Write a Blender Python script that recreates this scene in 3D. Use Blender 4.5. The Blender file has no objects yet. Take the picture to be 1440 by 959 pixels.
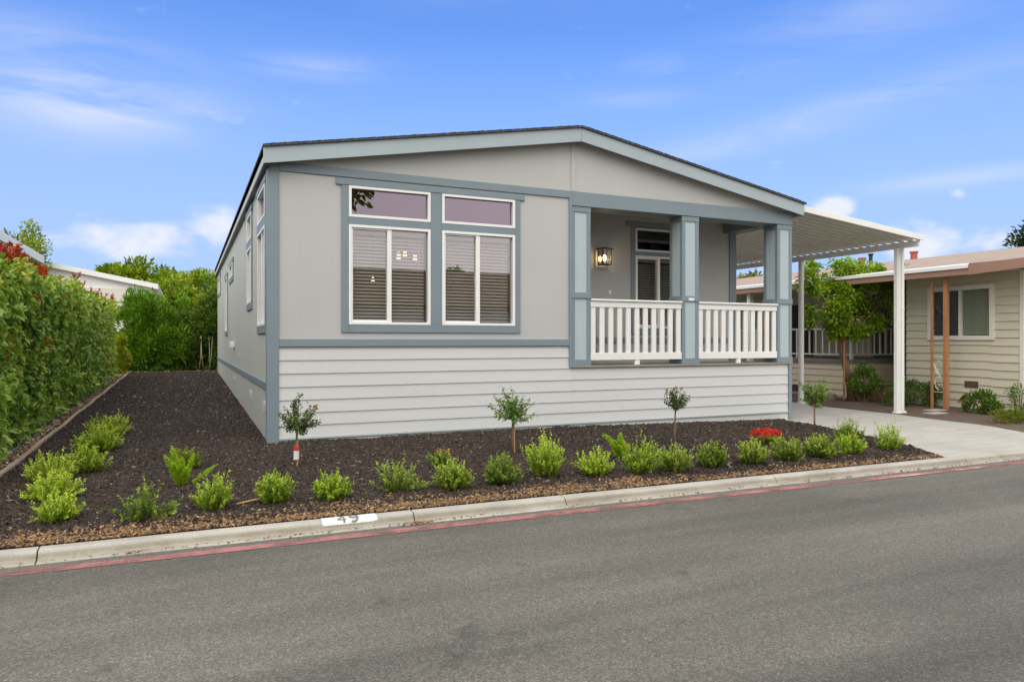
import bpy, math, random
import numpy as np
from mathutils import Vector, Matrix, noise
R = math.radians
rng = np.random.default_rng(7)
random.seed(7)
sc = bpy.context.scene
COL = sc.collection

# ------------------------------------------------------------------ render settings
sc.render.engine = 'CYCLES'
sc.view_settings.view_transform = 'Standard'
sc.view_settings.look = 'None'
sc.view_settings.exposure = 0.12
sc.view_settings.gamma = 1.0
sc.view_settings.use_curve_mapping = False
sc.cycles.use_denoising = True
sc.cycles.max_bounces = 8
sc.cycles.transparent_max_bounces = 12
sc.cycles.caustics_reflective = False
sc.cycles.caustics_refractive = False

# ------------------------------------------------------------------ materials
def new_mat(name):
    m = bpy.data.materials.new(name); m.use_nodes = True
    nt = m.node_tree
    b = nt.nodes['Principled BSDF']
    return m, nt, b

def N(nt, typ, **kw):
    n = nt.nodes.new(typ)
    for k, v in kw.items():
        if k in n.bl_rna.properties: setattr(n, k, v)
        else: n.inputs[k].default_value = v
    return n

def ramp(nt, fac, stops):
    r = nt.nodes.new('ShaderNodeValToRGB')
    els = r.color_ramp.elements
    while len(els) < len(stops): els.new(0.5)
    for e, (p, c) in zip(els, stops):
        e.position = p; e.color = (*c, 1)
    nt.links.new(fac, r.inputs[0])
    return r.outputs[0]

def obj_coord(nt, scale=(1, 1, 1)):
    tc = nt.nodes.new('ShaderNodeNewGeometry')
    mp = nt.nodes.new('ShaderNodeMapping')
    mp.inputs['Scale'].default_value = scale
    nt.links.new(tc.outputs['Position'], mp.inputs[0])
    return mp.outputs[0]

def noise_tex(nt, vec, scale, detail=4, rough=0.6, dist=0.0):
    n = N(nt, 'ShaderNodeTexNoise', Scale=scale, Detail=detail, Roughness=rough, Distortion=dist)
    nt.links.new(vec, n.inputs['Vector'])
    return n.outputs['Fac']

def bump(nt, b, height, strength=0.3, dist=0.01, prev=None):
    n = N(nt, 'ShaderNodeBump', Strength=strength, Distance=dist)
    nt.links.new(height, n.inputs['Height'])
    if prev is not None: nt.links.new(prev, n.inputs['Normal'])
    nt.links.new(n.outputs[0], b.inputs['Normal'])
    return n.outputs[0]

def mul(c, k): return tuple(x * k for x in c)

def paint(name, col, rough=0.55, var=0.06, nscale=3.0, grain=0.12, gscale=60.0, stretch=(1, 1, 1)):
    m, nt, b = new_mat(name)
    v = obj_coord(nt, stretch)
    n1 = noise_tex(nt, v, nscale, 5)
    c = ramp(nt, n1, [(0.3, mul(col, 1 - var)), (0.7, mul(col, 1 + var))])
    nt.links.new(c, b.inputs['Base Color'])
    b.inputs['Roughness'].default_value = rough
    n2 = noise_tex(nt, v, gscale, 3)
    bump(nt, b, n2, grain, 0.004)
    return m

def siding_vertical(name, col):
    """painted panel siding with fine vertical grooves"""
    m, nt, b = new_mat(name)
    v = obj_coord(nt)
    sx = nt.nodes.new('ShaderNodeSeparateXYZ'); nt.links.new(v, sx.inputs[0])
    ad = N(nt, 'ShaderNodeMath', operation='ADD'); nt.links.new(sx.outputs[0], ad.inputs[0]); nt.links.new(sx.outputs[1], ad.inputs[1])
    dv = N(nt, 'ShaderNodeMath', operation='MULTIPLY'); nt.links.new(ad.outputs[0], dv.inputs[0]); dv.inputs[1].default_value = 1 / 0.203
    fr = N(nt, 'ShaderNodeMath', operation='FRACT'); nt.links.new(dv.outputs[0], fr.inputs[0])
    sb = N(nt, 'ShaderNodeMath', operation='SUBTRACT'); nt.links.new(fr.outputs[0], sb.inputs[0]); sb.inputs[1].default_value = 0.5
    ab = N(nt, 'ShaderNodeMath', operation='ABSOLUTE'); nt.links.new(sb.outputs[0], ab.inputs[0])
    lt = N(nt, 'ShaderNodeMapRange'); nt.links.new(ab.outputs[0], lt.inputs[0])
    lt.inputs[1].default_value = 0.0; lt.inputs[2].default_value = 0.035
    v2 = obj_coord(nt, (14, 14, 0.5))
    g = noise_tex(nt, v2, 4.0, 4)
    mx = N(nt, 'ShaderNodeMath', operation='MULTIPLY_ADD'); nt.links.new(g, mx.inputs[0]); mx.inputs[1].default_value = 0.35
    nt.links.new(lt.outputs[0], mx.inputs[2])
    bump(nt, b, mx.outputs[0], 0.35, 0.003)
    v3 = obj_coord(nt)
    n1 = noise_tex(nt, v3, 0.9, 5)
    c = ramp(nt, n1, [(0.3, mul(col, 0.955)), (0.7, mul(col, 1.035))])
    nt.links.new(c, b.inputs['Base Color'])
    b.inputs['Roughness'].default_value = 0.6
    return m

M = {}
M['wall'] = siding_vertical('wall_paint', (0.45, 0.453, 0.438))
M['lap'] = paint('lap_paint', (0.565, 0.572, 0.562), 0.5, 0.035, 1.2, 0.03, 25, (0.3, 1, 6))
M['trim'] = paint('trim_paint', (0.19, 0.24, 0.272), 0.5, 0.05, 2.0, 0.1, 30)
M['fascia'] = paint('fascia_paint', (0.345, 0.405, 0.435), 0.5, 0.04, 1.5, 0.1, 30)
M['column'] = paint('column_paint', (0.40, 0.475, 0.51), 0.5, 0.03, 2.0, 0.1, 40)
M['white'] = paint('white_paint', (0.76, 0.755, 0.73), 0.45, 0.03, 2.0, 0.08, 40)
M['vinyl'] = paint('white_vinyl', (0.80, 0.80, 0.78), 0.35, 0.02, 2.0, 0.03, 40)
M['blind'] = paint('blind_slats', (0.74, 0.72, 0.67), 0.5, 0.05, 2.0, 0.03, 40)
M['soffit'] = paint('soffit_paint', (0.62, 0.59, 0.53), 0.7, 0.04, 1.0)
M['deck'] = paint('deck_boards', (0.25, 0.23, 0.195), 0.7, 0.12, 3.0, 0.2, 30, (1, 6, 1))
M['room'] = paint('room_wall', (0.32, 0.31, 0.28), 0.8, 0.05, 1.0)
M['awning'] = paint('awning_metal', (0.80, 0.77, 0.71), 0.4, 0.05, 1.5, 0.05, 20)
M['awning_white'] = paint('awning_white', (0.78, 0.78, 0.76), 0.35, 0.03, 1.5, 0.05, 20)
M['black_metal'] = paint('black_metal', (0.018, 0.016, 0.015), 0.4, 0.1, 5)
M['nb_wall'] = paint('beige_lap_paint', (0.60, 0.56, 0.435), 0.6, 0.04, 1.2, 0.03, 25, (0.6, 0.6, 5))
M['nb_skirt'] = paint('tan_skirt_paint', (0.82, 0.71, 0.54), 0.6, 0.04, 1.2, 0.03, 25, (0.6, 0.6, 5))
M['nb_trim'] = paint('beige_trim_paint', (0.76, 0.73, 0.65), 0.55, 0.03)
M['nb_fascia'] = paint('rust_fascia_paint', (0.31, 0.175, 0.125), 0.6, 0.07, 2.0)
M['nb_post'] = paint('orange_post_paint', (0.42, 0.19, 0.085), 0.55, 0.08, 4.0)
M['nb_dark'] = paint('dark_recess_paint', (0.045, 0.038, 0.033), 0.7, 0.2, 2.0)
M['brick'] = paint('brick_red', (0.25, 0.10, 0.07), 0.85, 0.25, 12)
M['brown'] = paint('brown_vent', (0.10, 0.055, 0.035), 0.7, 0.2, 9)
M['terracotta'] = paint('red_flue', (0.42, 0.10, 0.06), 0.6, 0.1, 5)
M['curtain'] = paint('grey_curtain', (0.20, 0.19, 0.165), 0.9, 0.15, 4)
M['green_blind'] = paint('pale_blind', (0.46, 0.50, 0.40), 0.7, 0.05, 4)
M['far_white'] = paint('pale_siding', (0.80, 0.80, 0.78), 0.6, 0.04, 1.0)
M['far_beige'] = paint('pale_beige_siding', (0.66, 0.64, 0.58), 0.6, 0.04, 1.0)
M['wood'] = paint('weathered_wood', (0.34, 0.255, 0.185), 0.85, 0.25, 4, 0.5, 20, (1, 0.15, 1))
M['bark'] = paint('bark', (0.19, 0.115, 0.07), 0.9, 0.35, 9, 0.8, 25, (1, 1, 0.35))
M['twig'] = paint('twig', (0.13, 0.085, 0.045), 0.9, 0.3, 9)
M['stake'] = paint('stake_wood', (0.42, 0.26, 0.12), 0.8, 0.2, 8, 0.3, 25, (1, 1, 0.2))
M['tape_red'] = paint('red_tape', (0.55, 0.045, 0.035), 0.5, 0.1, 9)
M['tape_white'] = paint('white_tape', (0.72, 0.70, 0.66), 0.5, 0.05, 9)
M['rock'] = paint('rock', (0.20, 0.17, 0.14), 0.9, 0.35, 9, 0.6, 25)

def glow(name, col, strength):
    m, nt, b = new_mat(name)
    b.inputs['Base Color'].default_value = (*col, 1)
    b.inputs['Emission Color'].default_value = (*col, 1)
    b.inputs['Emission Strength'].default_value = strength
    return m
M['bulb'] = glow('lit_bulb', (1.0, 0.62, 0.26), 42)
M['shade'] = glow('lit_glass_shade', (1.0, 0.76, 0.48), 2.2)

def glass(name, tint, refl, base, edge):
    m, nt, b = new_mat(name)
    nt.nodes.remove(b)
    out = nt.nodes['Material Output']
    tr = N(nt, 'ShaderNodeBsdfTransparent'); tr.inputs[0].default_value = (*tint, 1)
    gl = N(nt, 'ShaderNodeBsdfGlossy', Roughness=0.01); gl.inputs[0].default_value = (*refl, 1)
    lw = N(nt, 'ShaderNodeLayerWeight', Blend=0.35)
    mr = N(nt, 'ShaderNodeMapRange'); nt.links.new(lw.outputs['Facing'], mr.inputs[0])
    mr.inputs[3].default_value = base; mr.inputs[4].default_value = edge
    # slightly wavy panes
    v = obj_coord(nt)
    nz = noise_tex(nt, v, 1.6, 1)
    bp = N(nt, 'ShaderNodeBump', Strength=0.03, Distance=0.02); nt.links.new(nz, bp.inputs['Height'])
    nt.links.new(bp.outputs[0], gl.inputs['Normal'])
    mx = nt.nodes.new('ShaderNodeMixShader')
    nt.links.new(mr.outputs[0], mx.inputs[0]); nt.links.new(tr.outputs[0], mx.inputs[1]); nt.links.new(gl.outputs[0], mx.inputs[2])
    nt.links.new(mx.outputs[0], out.inputs[0])
    return m
M['glass'] = glass('window_glass', (0.93, 0.93, 0.90), (0.86, 0.78, 0.84), 0.15, 0.75)
M['glass_transom'] = glass('transom_glass', (0.5, 0.46, 0.5), (0.84, 0.70, 0.82), 0.20, 0.8)
M['glass_plain'] = glass('plain_glass', (0.90, 0.93, 0.89), (0.9, 0.9, 0.9), 0.035, 0.5)
M['glass_clear'] = glass('lamp_glass', (0.95, 0.95, 0.92), (1, 1, 1), 0.06, 0.5)

def leaf_mat(name, stops, rough=0.5, trans=0.3):
    """leaf colours picked per leaf from its own random value"""
    m, nt, b = new_mat(name)
    at = N(nt, 'ShaderNodeAttribute', attribute_name='tint')
    c = ramp(nt, at.outputs['Fac'], stops)
    nt.links.new(c, b.inputs['Base Color'])
    b.inputs['Roughness'].default_value = rough
    b.inputs['Specular IOR Level'].default_value = 0.35
    tl = nt.nodes.new('ShaderNodeBsdfTranslucent')
    hs = N(nt, 'ShaderNodeHueSaturation', Saturation=1.1, Value=1.25); nt.links.new(c, hs.inputs['Color'])
    nt.links.new(hs.outputs[0], tl.inputs[0])
    mx = nt.nodes.new('ShaderNodeMixShader'); mx.inputs[0].default_value = trans
    out = nt.nodes['Material Output']
    nt.links.new(b.outputs[0], mx.inputs[1]); nt.links.new(tl.outputs[0], mx.inputs[2])
    nt.links.new(mx.outputs[0], out.inputs[0])
    return m
M['leaf_shrub'] = leaf_mat('shrub_leaf', [(0.0, (0.10, 0.18, 0.02)), (0.4, (0.27, 0.39, 0.038)), (0.8, (0.45, 0.56, 0.06)), (1.0, (0.62, 0.68, 0.12))], 0.45, 0.35)
M['leaf_shrub_deep'] = leaf_mat('shrub_leaf_deep', [(0.0, (0.055, 0.11, 0.016)), (0.45, (0.17, 0.25, 0.034)), (0.85, (0.32, 0.42, 0.05)), (1.0, (0.50, 0.57, 0.11))], 0.45, 0.35)
M['leaf_rose'] = leaf_mat('rose_leaf', [(0.0, (0.035, 0.065, 0.018)), (0.6, (0.10, 0.16, 0.04)), (1.0, (0.19, 0.25, 0.07))], 0.4, 0.25)
M['leaf_rose_pale'] = leaf_mat('pale_tree_leaf', [(0.0, (0.06, 0.13, 0.025)), (0.6, (0.17, 0.29, 0.05)), (1.0, (0.32, 0.42, 0.09))], 0.4, 0.3)
M['leaf_hedge'] = leaf_mat('hedge_leaf', [(0.0, (0.06, 0.12, 0.018)), (0.4, (0.20, 0.34, 0.05)), (0.75, (0.40, 0.52, 0.09)), (0.93, (0.58, 0.62, 0.13)), (0.96, (0.50, 0.20, 0.04)), (1.0, (0.45, 0.09, 0.04))], 0.30, 0.32)
M['leaf_red'] = leaf_mat('red_new_leaf', [(0.0, (0.28, 0.035, 0.025)), (0.6, (0.48, 0.07, 0.045)), (1.0, (0.50, 0.20, 0.08))], 0.4, 0.3)
M['leaf_feather'] = leaf_mat('feathery_leaf', [(0.0, (0.06, 0.14, 0.014)), (0.5, (0.18, 0.35, 0.028)), (0.85, (0.34, 0.52, 0.05)), (1.0, (0.48, 0.56, 0.09))], 0.5, 0.3)
M['leaf_dark'] = leaf_mat('dark_bush_leaf', [(0.0, (0.045, 0.09, 0.016)), (0.6, (0.15, 0.25, 0.035)), (0.9, (0.27, 0.38, 0.06)), (1.0, (0.30, 0.11, 0.03))], 0.45, 0.25)
M['leaf_tree'] = leaf_mat('tree_leaf', [(0.0, (0.07, 0.12, 0.012)), (0.5, (0.21, 0.30, 0.025)), (0.85, (0.38, 0.46, 0.04)), (1.0, (0.50, 0.50, 0.07))], 0.5, 0.3)
M['leaf_olive'] = leaf_mat('olive_tree_leaf', [(0.0, (0.10, 0.10, 0.014)), (0.5, (0.29, 0.27, 0.04)), (1.0, (0.56, 0.47, 0.16))], 0.5, 0.3)
M['leaf_mid'] = leaf_mat('garden_tree_leaf', [(0.0, (0.08, 0.16, 0.014)), (0.5, (0.27, 0.41, 0.03)), (0.85, (0.47, 0.60, 0.05)), (1.0, (0.34, 0.45, 0.05))], 0.4, 0.3)
M['leaf_pine'] = leaf_mat('pine_leaf', [(0.0, (0.012, 0.026, 0.012)), (0.6, (0.035, 0.06, 0.022)), (1.0, (0.08, 0.105, 0.035))], 0.6, 0.15)
M['leaf_yellow'] = leaf_mat('yellow_leaf', [(0.0, (0.20, 0.28, 0.02)), (1.0, (0.52, 0.52, 0.04))], 0.5, 0.3)
M['leaf_fern'] = leaf_mat('fern_leaf', [(0.0, (0.26, 0.42, 0.035)), (0.6, (0.45, 0.60, 0.06)), (1.0, (0.62, 0.70, 0.12))], 0.5, 0.4)
M['leaf_round'] = leaf_mat('round_bush_leaf', [(0.0, (0.04, 0.08, 0.014)), (0.6, (0.12, 0.21, 0.03)), (1.0, (0.24, 0.34, 0.055))], 0.45, 0.25)
M['leaf_cover'] = leaf_mat('cover_leaf', [(0.0, (0.08, 0.11, 0.014)), (0.6, (0.20, 0.24, 0.03)), (1.0, (0.34, 0.35, 0.05))], 0.5, 0.3)
M['petal_red'] = leaf_mat('red_petal', [(0.0, (0.50, 0.012, 0.012)), (1.0, (0.78, 0.05, 0.02))], 0.5, 0.3)
M['petal_rose'] = leaf_mat('rose_petal', [(0.0, (0.30, 0.015, 0.03)), (1.0, (0.55, 0.05, 0.09))], 0.5, 0.3)
M['chip'] = leaf_mat('bark_chip', [(0.0, (0.010, 0.0068, 0.005)), (0.55, (0.034, 0.0225, 0.016)), (0.85, (0.082, 0.055, 0.040)), (0.97, (0.11, 0.08, 0.062)), (1.0, (0.22, 0.18, 0.14))], 0.75, 0.0)
M['chip_tan'] = leaf_mat('tan_chip', [(0.0, (0.07, 0.04, 0.022)), (0.5, (0.22, 0.125, 0.055)), (1.0, (0.46, 0.30, 0.15))], 0.8, 0.0)
M['pebble'] = leaf_mat('white_pebble', [(0.0, (0.25, 0.235, 0.21)), (1.0, (0.62, 0.60, 0.56))], 0.8, 0.0)

def ground_mat(name, stops, scale, bscale, bstr, bdist, rough=0.9, stretch=(1, 1, 1)):
    m, nt, b = new_mat(name)
    v = obj_coord(nt, stretch)
    a = noise_tex(nt, v, scale, 8, 0.7)
    c = ramp(nt, a, stops)
    nt.links.new(c, b.inputs['Base Color'])
    b.inputs['Roughness'].default_value = rough
    bump(nt, b, noise_tex(nt, v, bscale, 6, 0.7), bstr, bdist)
    return m
M['mulch'] = ground_mat('mulch_soil', [(0.3, (0.008, 0.0065, 0.006)), (0.7, (0.035, 0.027, 0.023))], 60, 45, 1.0, 0.02)
M['soil'] = ground_mat('bare_soil', [(0.3, (0.07, 0.045, 0.032)), (0.7, (0.14, 0.095, 0.07))], 14, 40, 0.8, 0.02)
M['gravel'] = ground_mat('gravel_ground', [(0.3, (0.22, 0.20, 0.18)), (0.7, (0.5, 0.48, 0.45))], 40, 40, 0.9, 0.02)
M['dirt'] = ground_mat('dry_ground', [(0.3, (0.12, 0.11, 0.08)), (0.7, (0.20, 0.18, 0.13))], 3, 20, 0.6, 0.02)

def asphalt():
    m, nt, b = new_mat('asphalt')
    v = obj_coord(nt)
    vs = obj_coord(nt, (0.10, 0.9, 1))
    fine = noise_tex(nt, v, 95, 3, 0.8)
    mid = noise_tex(nt, v, 32, 5, 0.7)
    band = noise_tex(nt, vs, 1.1, 5, 0.6, 0.3)
    patch = noise_tex(nt, v, 0.7, 5, 0.6)
    base = ramp(nt, fine, [(0.34, (0.076, 0.071, 0.061)), (0.5, (0.129, 0.120, 0.102)), (0.61, (0.182, 0.171, 0.147)), (0.69, (0.30, 0.285, 0.25))])
    def mult(c, f, lo, hi, p0=0.3, p1=0.7):
        r = ramp(nt, f, [(p0, (lo,) * 3), (p1, (hi,) * 3)])
        x = N(nt, 'ShaderNodeMix', data_type='RGBA', blend_type='MULTIPLY'); x.inputs[0].default_value = 1
        nt.links.new(c, x.inputs[6]); nt.links.new(r, x.inputs[7])
        return x.outputs[2]
    c = mult(base, mid, 0.82, 1.14)
    c = mult(c, band, 0.74, 1.10, 0.34, 0.60)
    c = mult(c, patch, 0.88, 1.07)
    # wheel lanes polished darker, running along the street, and small old drips
    lane = noise_tex(nt, obj_coord(nt, (0.03, 1.0, 1)), 1.7, 3, 0.5)
    c = mult(c, lane, 0.86, 1.05, 0.40, 0.56)
    drip = noise_tex(nt, v, 2.6, 2, 0.5)
    c = mult(c, drip, 0.72, 1.0, 0.24, 0.32)
    nt.links.new(c, b.inputs['Base Color'])
    b.inputs['Roughness'].default_value = 0.88
    b.inputs['Specular IOR Level'].default_value = 0.3
    p = bump(nt, b, fine, 0.7, 0.006)
    bump(nt, b, mid, 0.4, 0.008, p)
    return m
M['asphalt'] = asphalt()

def concrete(name, col, dirty):
    m, nt, b = new_mat(name)
    v = obj_coord(nt)
    n1 = noise_tex(nt, v, 1.3, 7, 0.65)
    n2 = noise_tex(nt, obj_coord(nt, (0.35, 1.6, 1.6)), 5, 6, 0.7)
    n3 = noise_tex(nt, v, 90, 3, 0.7)
    c = ramp(nt, n1, [(0.28, mul(col, 0.86)), (0.72, mul(col, 1.1))])
    for f, lo, hi in ((n2, 1 - dirty, 1.06), (n3, 0.88, 1.10)):
        r = ramp(nt, f, [(0.32, (lo, lo * 0.985, lo * 0.95)), (0.6, (hi,) * 3)])
        x = N(nt, 'ShaderNodeMix', data_type='RGBA', blend_type='MULTIPLY'); x.inputs[0].default_value = 1
        nt.links.new(c, x.inputs[6]); nt.links.new(r, x.inputs[7]); c = x.outputs[2]
    nt.links.new(c, b.inputs['Base Color'])
    b.inputs['Roughness'].default_value = 0.85
    bump(nt, b, n3, 0.4, 0.004)
    return m
M['concrete'] = concrete('driveway_concrete', (0.37, 0.358, 0.328), 0.12)
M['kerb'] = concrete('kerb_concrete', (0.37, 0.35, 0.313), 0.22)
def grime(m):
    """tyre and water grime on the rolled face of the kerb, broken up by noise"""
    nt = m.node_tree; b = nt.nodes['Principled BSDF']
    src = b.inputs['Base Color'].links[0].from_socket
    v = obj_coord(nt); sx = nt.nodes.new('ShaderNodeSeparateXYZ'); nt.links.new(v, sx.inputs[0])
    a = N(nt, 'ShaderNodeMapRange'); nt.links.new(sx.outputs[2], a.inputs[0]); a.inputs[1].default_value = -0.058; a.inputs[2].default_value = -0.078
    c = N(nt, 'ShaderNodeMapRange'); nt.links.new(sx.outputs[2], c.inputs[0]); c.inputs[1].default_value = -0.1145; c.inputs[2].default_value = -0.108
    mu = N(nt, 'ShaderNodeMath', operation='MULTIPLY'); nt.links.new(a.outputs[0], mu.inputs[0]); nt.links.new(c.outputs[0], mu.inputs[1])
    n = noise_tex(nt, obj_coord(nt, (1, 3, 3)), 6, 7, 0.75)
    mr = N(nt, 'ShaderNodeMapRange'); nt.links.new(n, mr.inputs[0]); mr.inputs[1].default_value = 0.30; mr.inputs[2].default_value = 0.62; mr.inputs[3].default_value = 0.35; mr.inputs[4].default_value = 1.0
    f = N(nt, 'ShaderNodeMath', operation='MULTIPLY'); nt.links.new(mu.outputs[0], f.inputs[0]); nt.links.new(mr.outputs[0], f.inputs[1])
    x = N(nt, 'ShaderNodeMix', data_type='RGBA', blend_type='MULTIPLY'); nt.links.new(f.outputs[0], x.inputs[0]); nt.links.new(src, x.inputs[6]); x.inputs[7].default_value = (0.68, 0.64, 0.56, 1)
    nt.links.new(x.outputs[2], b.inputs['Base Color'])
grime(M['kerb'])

def worn_paint(name, col, under, cover):
    """thin paint worn through in patches (transparent where it is gone)"""
    m, nt, b = new_mat(name)
    v = obj_coord(nt)
    n1 = noise_tex(nt, v, 110, 4, 0.7); n2 = noise_tex(nt, v, 2.2, 6, 0.7)
    ad = N(nt, 'ShaderNodeMath', operation='MULTIPLY_ADD'); nt.links.new(n1, ad.inputs[0]); ad.inputs[1].default_value = 0.55; nt.links.new(n2, ad.inputs[2])
    mr = N(nt, 'ShaderNodeMapRange'); nt.links.new(ad.outputs[0], mr.inputs[0])
    mr.inputs[1].default_value = cover; mr.inputs[2].default_value = cover + 0.22
    nt.links.new(mr.outputs[0], b.inputs['Alpha'])
    c = ramp(nt, n2, [(0.3, mul(col, 0.8)), (0.7, mul(col, 1.15))])
    nt.links.new(c, b.inputs['Base Color'])
    b.inputs['Roughness'].default_value = 0.8
    return m
M['red_line'] = worn_paint('red_line_paint', (0.33, 0.135, 0.125), None, 0.60)
M['pink_line'] = worn_paint('pink_line_paint', (0.55, 0.36, 0.34), None, 0.70)
M['number_paint'] = paint('white_number_paint', (0.62, 0.62, 0.59), 0.7, 0.14, 14)
M['digit'] = paint('grey_digit_paint', (0.16, 0.165, 0.165), 0.7, 0.3, 30)

def shingle(name, c0, c1):
    m, nt, b = new_mat(name)
    v = obj_coord(nt)
    br = N(nt, 'ShaderNodeTexBrick', Scale=3.0)
    br.inputs['Color1'].default_value = (*c0, 1); br.inputs['Color2'].default_value = (*c1, 1); br.inputs['Mortar'].default_value = (*mul(c0, 0.5), 1)
    sx = nt.nodes.new('ShaderNodeSeparateXYZ'); nt.links.new(v, sx.inputs[0])
    cb = nt.nodes.new('ShaderNodeCombineXYZ'); nt.links.new(sx.outputs[1], cb.inputs[0]); nt.links.new(sx.outputs[0], cb.inputs[1])
    nt.links.new(cb.outputs[0], br.inputs['Vector'])
    nt.links.new(br.outputs['Color'], b.inputs['Base Color'])
    b.inputs['Roughness'].default_value = 0.95
    bump(nt, b, noise_tex(nt, v, 90, 3), 0.6, 0.004)
    return m
M['shingle'] = shingle('grey_shingle', (0.055, 0.057, 0.062), (0.085, 0.087, 0.093))
M['nb_shingle'] = shingle('tan_shingle', (0.33, 0.25, 0.20), (0.40, 0.305, 0.25))

# ------------------------------------------------------------------ object helpers
ORG = {}
def thing(name, label, cat, loc=(0, 0, 0), group=None):
    o = bpy.data.objects.new(name, None); COL.objects.link(o)
    o.location = loc; o.empty_display_size = 0.2
    o['label'] = label; o['category'] = cat
    if group: o['group'] = group
    ORG[o.name] = Vector(loc)
    return o

def link_mesh(name, me, mat, parent=None, label=None, kind=None, cat=None, group=None, loc=None):
    o = bpy.data.objects.new(name, me); COL.objects.link(o)
    if mat is not None: me.materials.append(mat)
    if parent is not None:
        o.parent = parent
        ORG[o.name] = ORG[parent.name].copy()
    else:
        ORG[o.name] = Vector(loc or (0, 0, 0)); o.location = ORG[o.name]
    if label: o['label'] = label
    if kind: o['kind'] = kind
    if cat: o['category'] = cat
    if group: o['group'] = group
    return o

class MB:
    def __init__(s): s.v = []; s.f = []
    def poly(s, pts):
        i = len(s.v); s.v += [tuple(p) for p in pts]; s.f.append(tuple(range(i, i + len(pts))))
    def box(s, x0, x1, y0, y1, z0, z1):
        i = len(s.v)
        s.v += [(x0, y0, z0), (x1, y0, z0), (x1, y1, z0), (x0, y1, z0), (x0, y0, z1), (x1, y0, z1), (x1, y1, z1), (x0, y1, z1)]
        s.f += [(i, i + 3, i + 2, i + 1), (i + 4, i + 5, i + 6, i + 7), (i, i + 1, i + 5, i + 4), (i + 1, i + 2, i + 6, i + 5), (i + 2, i + 3, i + 7, i + 6), (i + 3, i, i + 4, i + 7)]
        return s
    def prism(s, pts, vec):
        """extrude polygon pts (3d) by vec"""
        i = len(s.v); n = len(pts)
        s.v += [tuple(p) for p in pts] + [tuple(Vector(p) + Vector(vec)) for p in pts]
        s.f.append(tuple(range(i, i + n))); s.f.append(tuple(range(i + 2 * n - 1, i + n - 1, -1)))
        for k in range(n):
            j = (k + 1) % n
            s.f.append((i + j, i + k, i + n + k, i + n + j))
        return s
    def tube(s, pts, rad, n=8, cap=True):
        pts = [Vector(p) for p in pts]
        if not hasattr(rad, '__len__'): rad = [rad] * len(pts)
        i0 = len(s.v)
        for k, p in enumerate(pts):
            d = (pts[min(k + 1, len(pts) - 1)] - pts[max(k - 1, 0)]).normalized()
            a = d.orthogonal().normalized() if abs(d.z) < 0.95 else Vector((1, 0, 0)).cross(d).normalized()
            b = d.cross(a)
            for q in range(n):
                t = 2 * math.pi * q / n
                s.v.append(tuple(p + (a * math.cos(t) + b * math.sin(t)) * rad[k]))
        for k in range(len(pts) - 1):
            for q in range(n):
                w = (q + 1) % n
                s.f.append((i0 + k * n + q, i0 + k * n + w, i0 + (k + 1) * n + w, i0 + (k + 1) * n + q))
        if cap:
            s.f.append(tuple(i0 + q for q in range(n - 1, -1, -1)))
            e = i0 + (len(pts) - 1) * n
            s.f.append(tuple(e + q for q in range(n)))
        return s
    def build(s, name, mat, parent=None, bevel=0.0, smooth=False, **kw):
        loc = kw.get('loc')
        off = ORG[parent.name] if parent is not None else Vector(loc or (0, 0, 0))
        me = bpy.data.meshes.new(name)
        me.from_pydata([(a - off.x, b - off.y, c - off.z) for a, b, c in s.v], [], s.f)
        me.update()
        import bmesh
        bm = bmesh.new(); bm.from_mesh(me); bmesh.ops.recalc_face_normals(bm, faces=bm.faces); bm.to_mesh(me); bm.free()
        if smooth:
            me.polygons.foreach_set('use_smooth', [True] * len(me.polygons))
        o = link_mesh(name, me, mat, parent, **kw)
        if bevel:
            b = o.modifiers.new('bevel', 'BEVEL'); b.width = bevel; b.segments = 2; b.limit_method = 'ANGLE'
        return o

def np_mesh(name, V, F, mat, parent=None, tint=None, **kw):
    """V (n,3) world coords, F (m,k) ints, tint per vertex"""
    loc = kw.get('loc')
    off = ORG[parent.name] if parent is not None else Vector(loc or (0, 0, 0))
    V = np.asarray(V, dtype=np.float32) - np.array(off, dtype=np.float32)
    m, k = F.shape
    me = bpy.data.meshes.new(name)
    me.vertices.add(len(V)); me.vertices.foreach_set('co', V.ravel())
    me.loops.add(m * k); me.loops.foreach_set('vertex_index', F.astype(np.int32).ravel())
    me.polygons.add(m)
    me.polygons.foreach_set('loop_start', np.arange(0, m * k, k, dtype=np.int32))
    me.polygons.foreach_set('loop_total', np.full(m, k, dtype=np.int32))
    me.update(calc_edges=True)
    if tint is not None:
        a = me.attributes.new('tint', 'FLOAT', 'POINT'); a.data.foreach_set('value', np.asarray(tint, dtype=np.float32))
    me.validate()
    return link_mesh(name, me, mat, parent, **kw)

def nrm(a): return a / np.maximum(np.linalg.norm(a, axis=-1, keepdims=True), 1e-9)

def leaf_arrays(P, D, L, W, up=None, fold=0.25, curl=0.15):
    """leaf = two quads folded along the midrib. P base points, D direction along leaf, L,W arrays"""
    n = len(P)
    D = nrm(D)
    U = rng.normal(size=(n, 3)) * 0.45 + (np.array([0, 0, 1.0]) if up is None else up)
    S = nrm(np.cross(D, U)); U = nrm(np.cross(S, D))
    L = L[:, None]; W = W[:, None]
    b = P; t = P + D * L - U * L * curl
    m1 = P + D * L * 0.38
    l = m1 + S * W * 0.5 + U * W * fold; r = m1 - S * W * 0.5 + U * W * fold
    m2 = P + D * L * 0.72 - U * L * curl * 0.4
    l2 = m2 + S * W * 0.36 + U * W * fold * 0.7; r2 = m2 - S * W * 0.36 + U * W * fold * 0.7
    V = np.stack([b, l, l2, t, r2, r], 1).reshape(-1, 3)
    i = np.arange(n)[:, None] * 6
    F = np.concatenate([i + np.array([[0, 1, 2, 3]]), i + np.array([[0, 3, 4, 5]])], 0)
    return V, F

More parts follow.
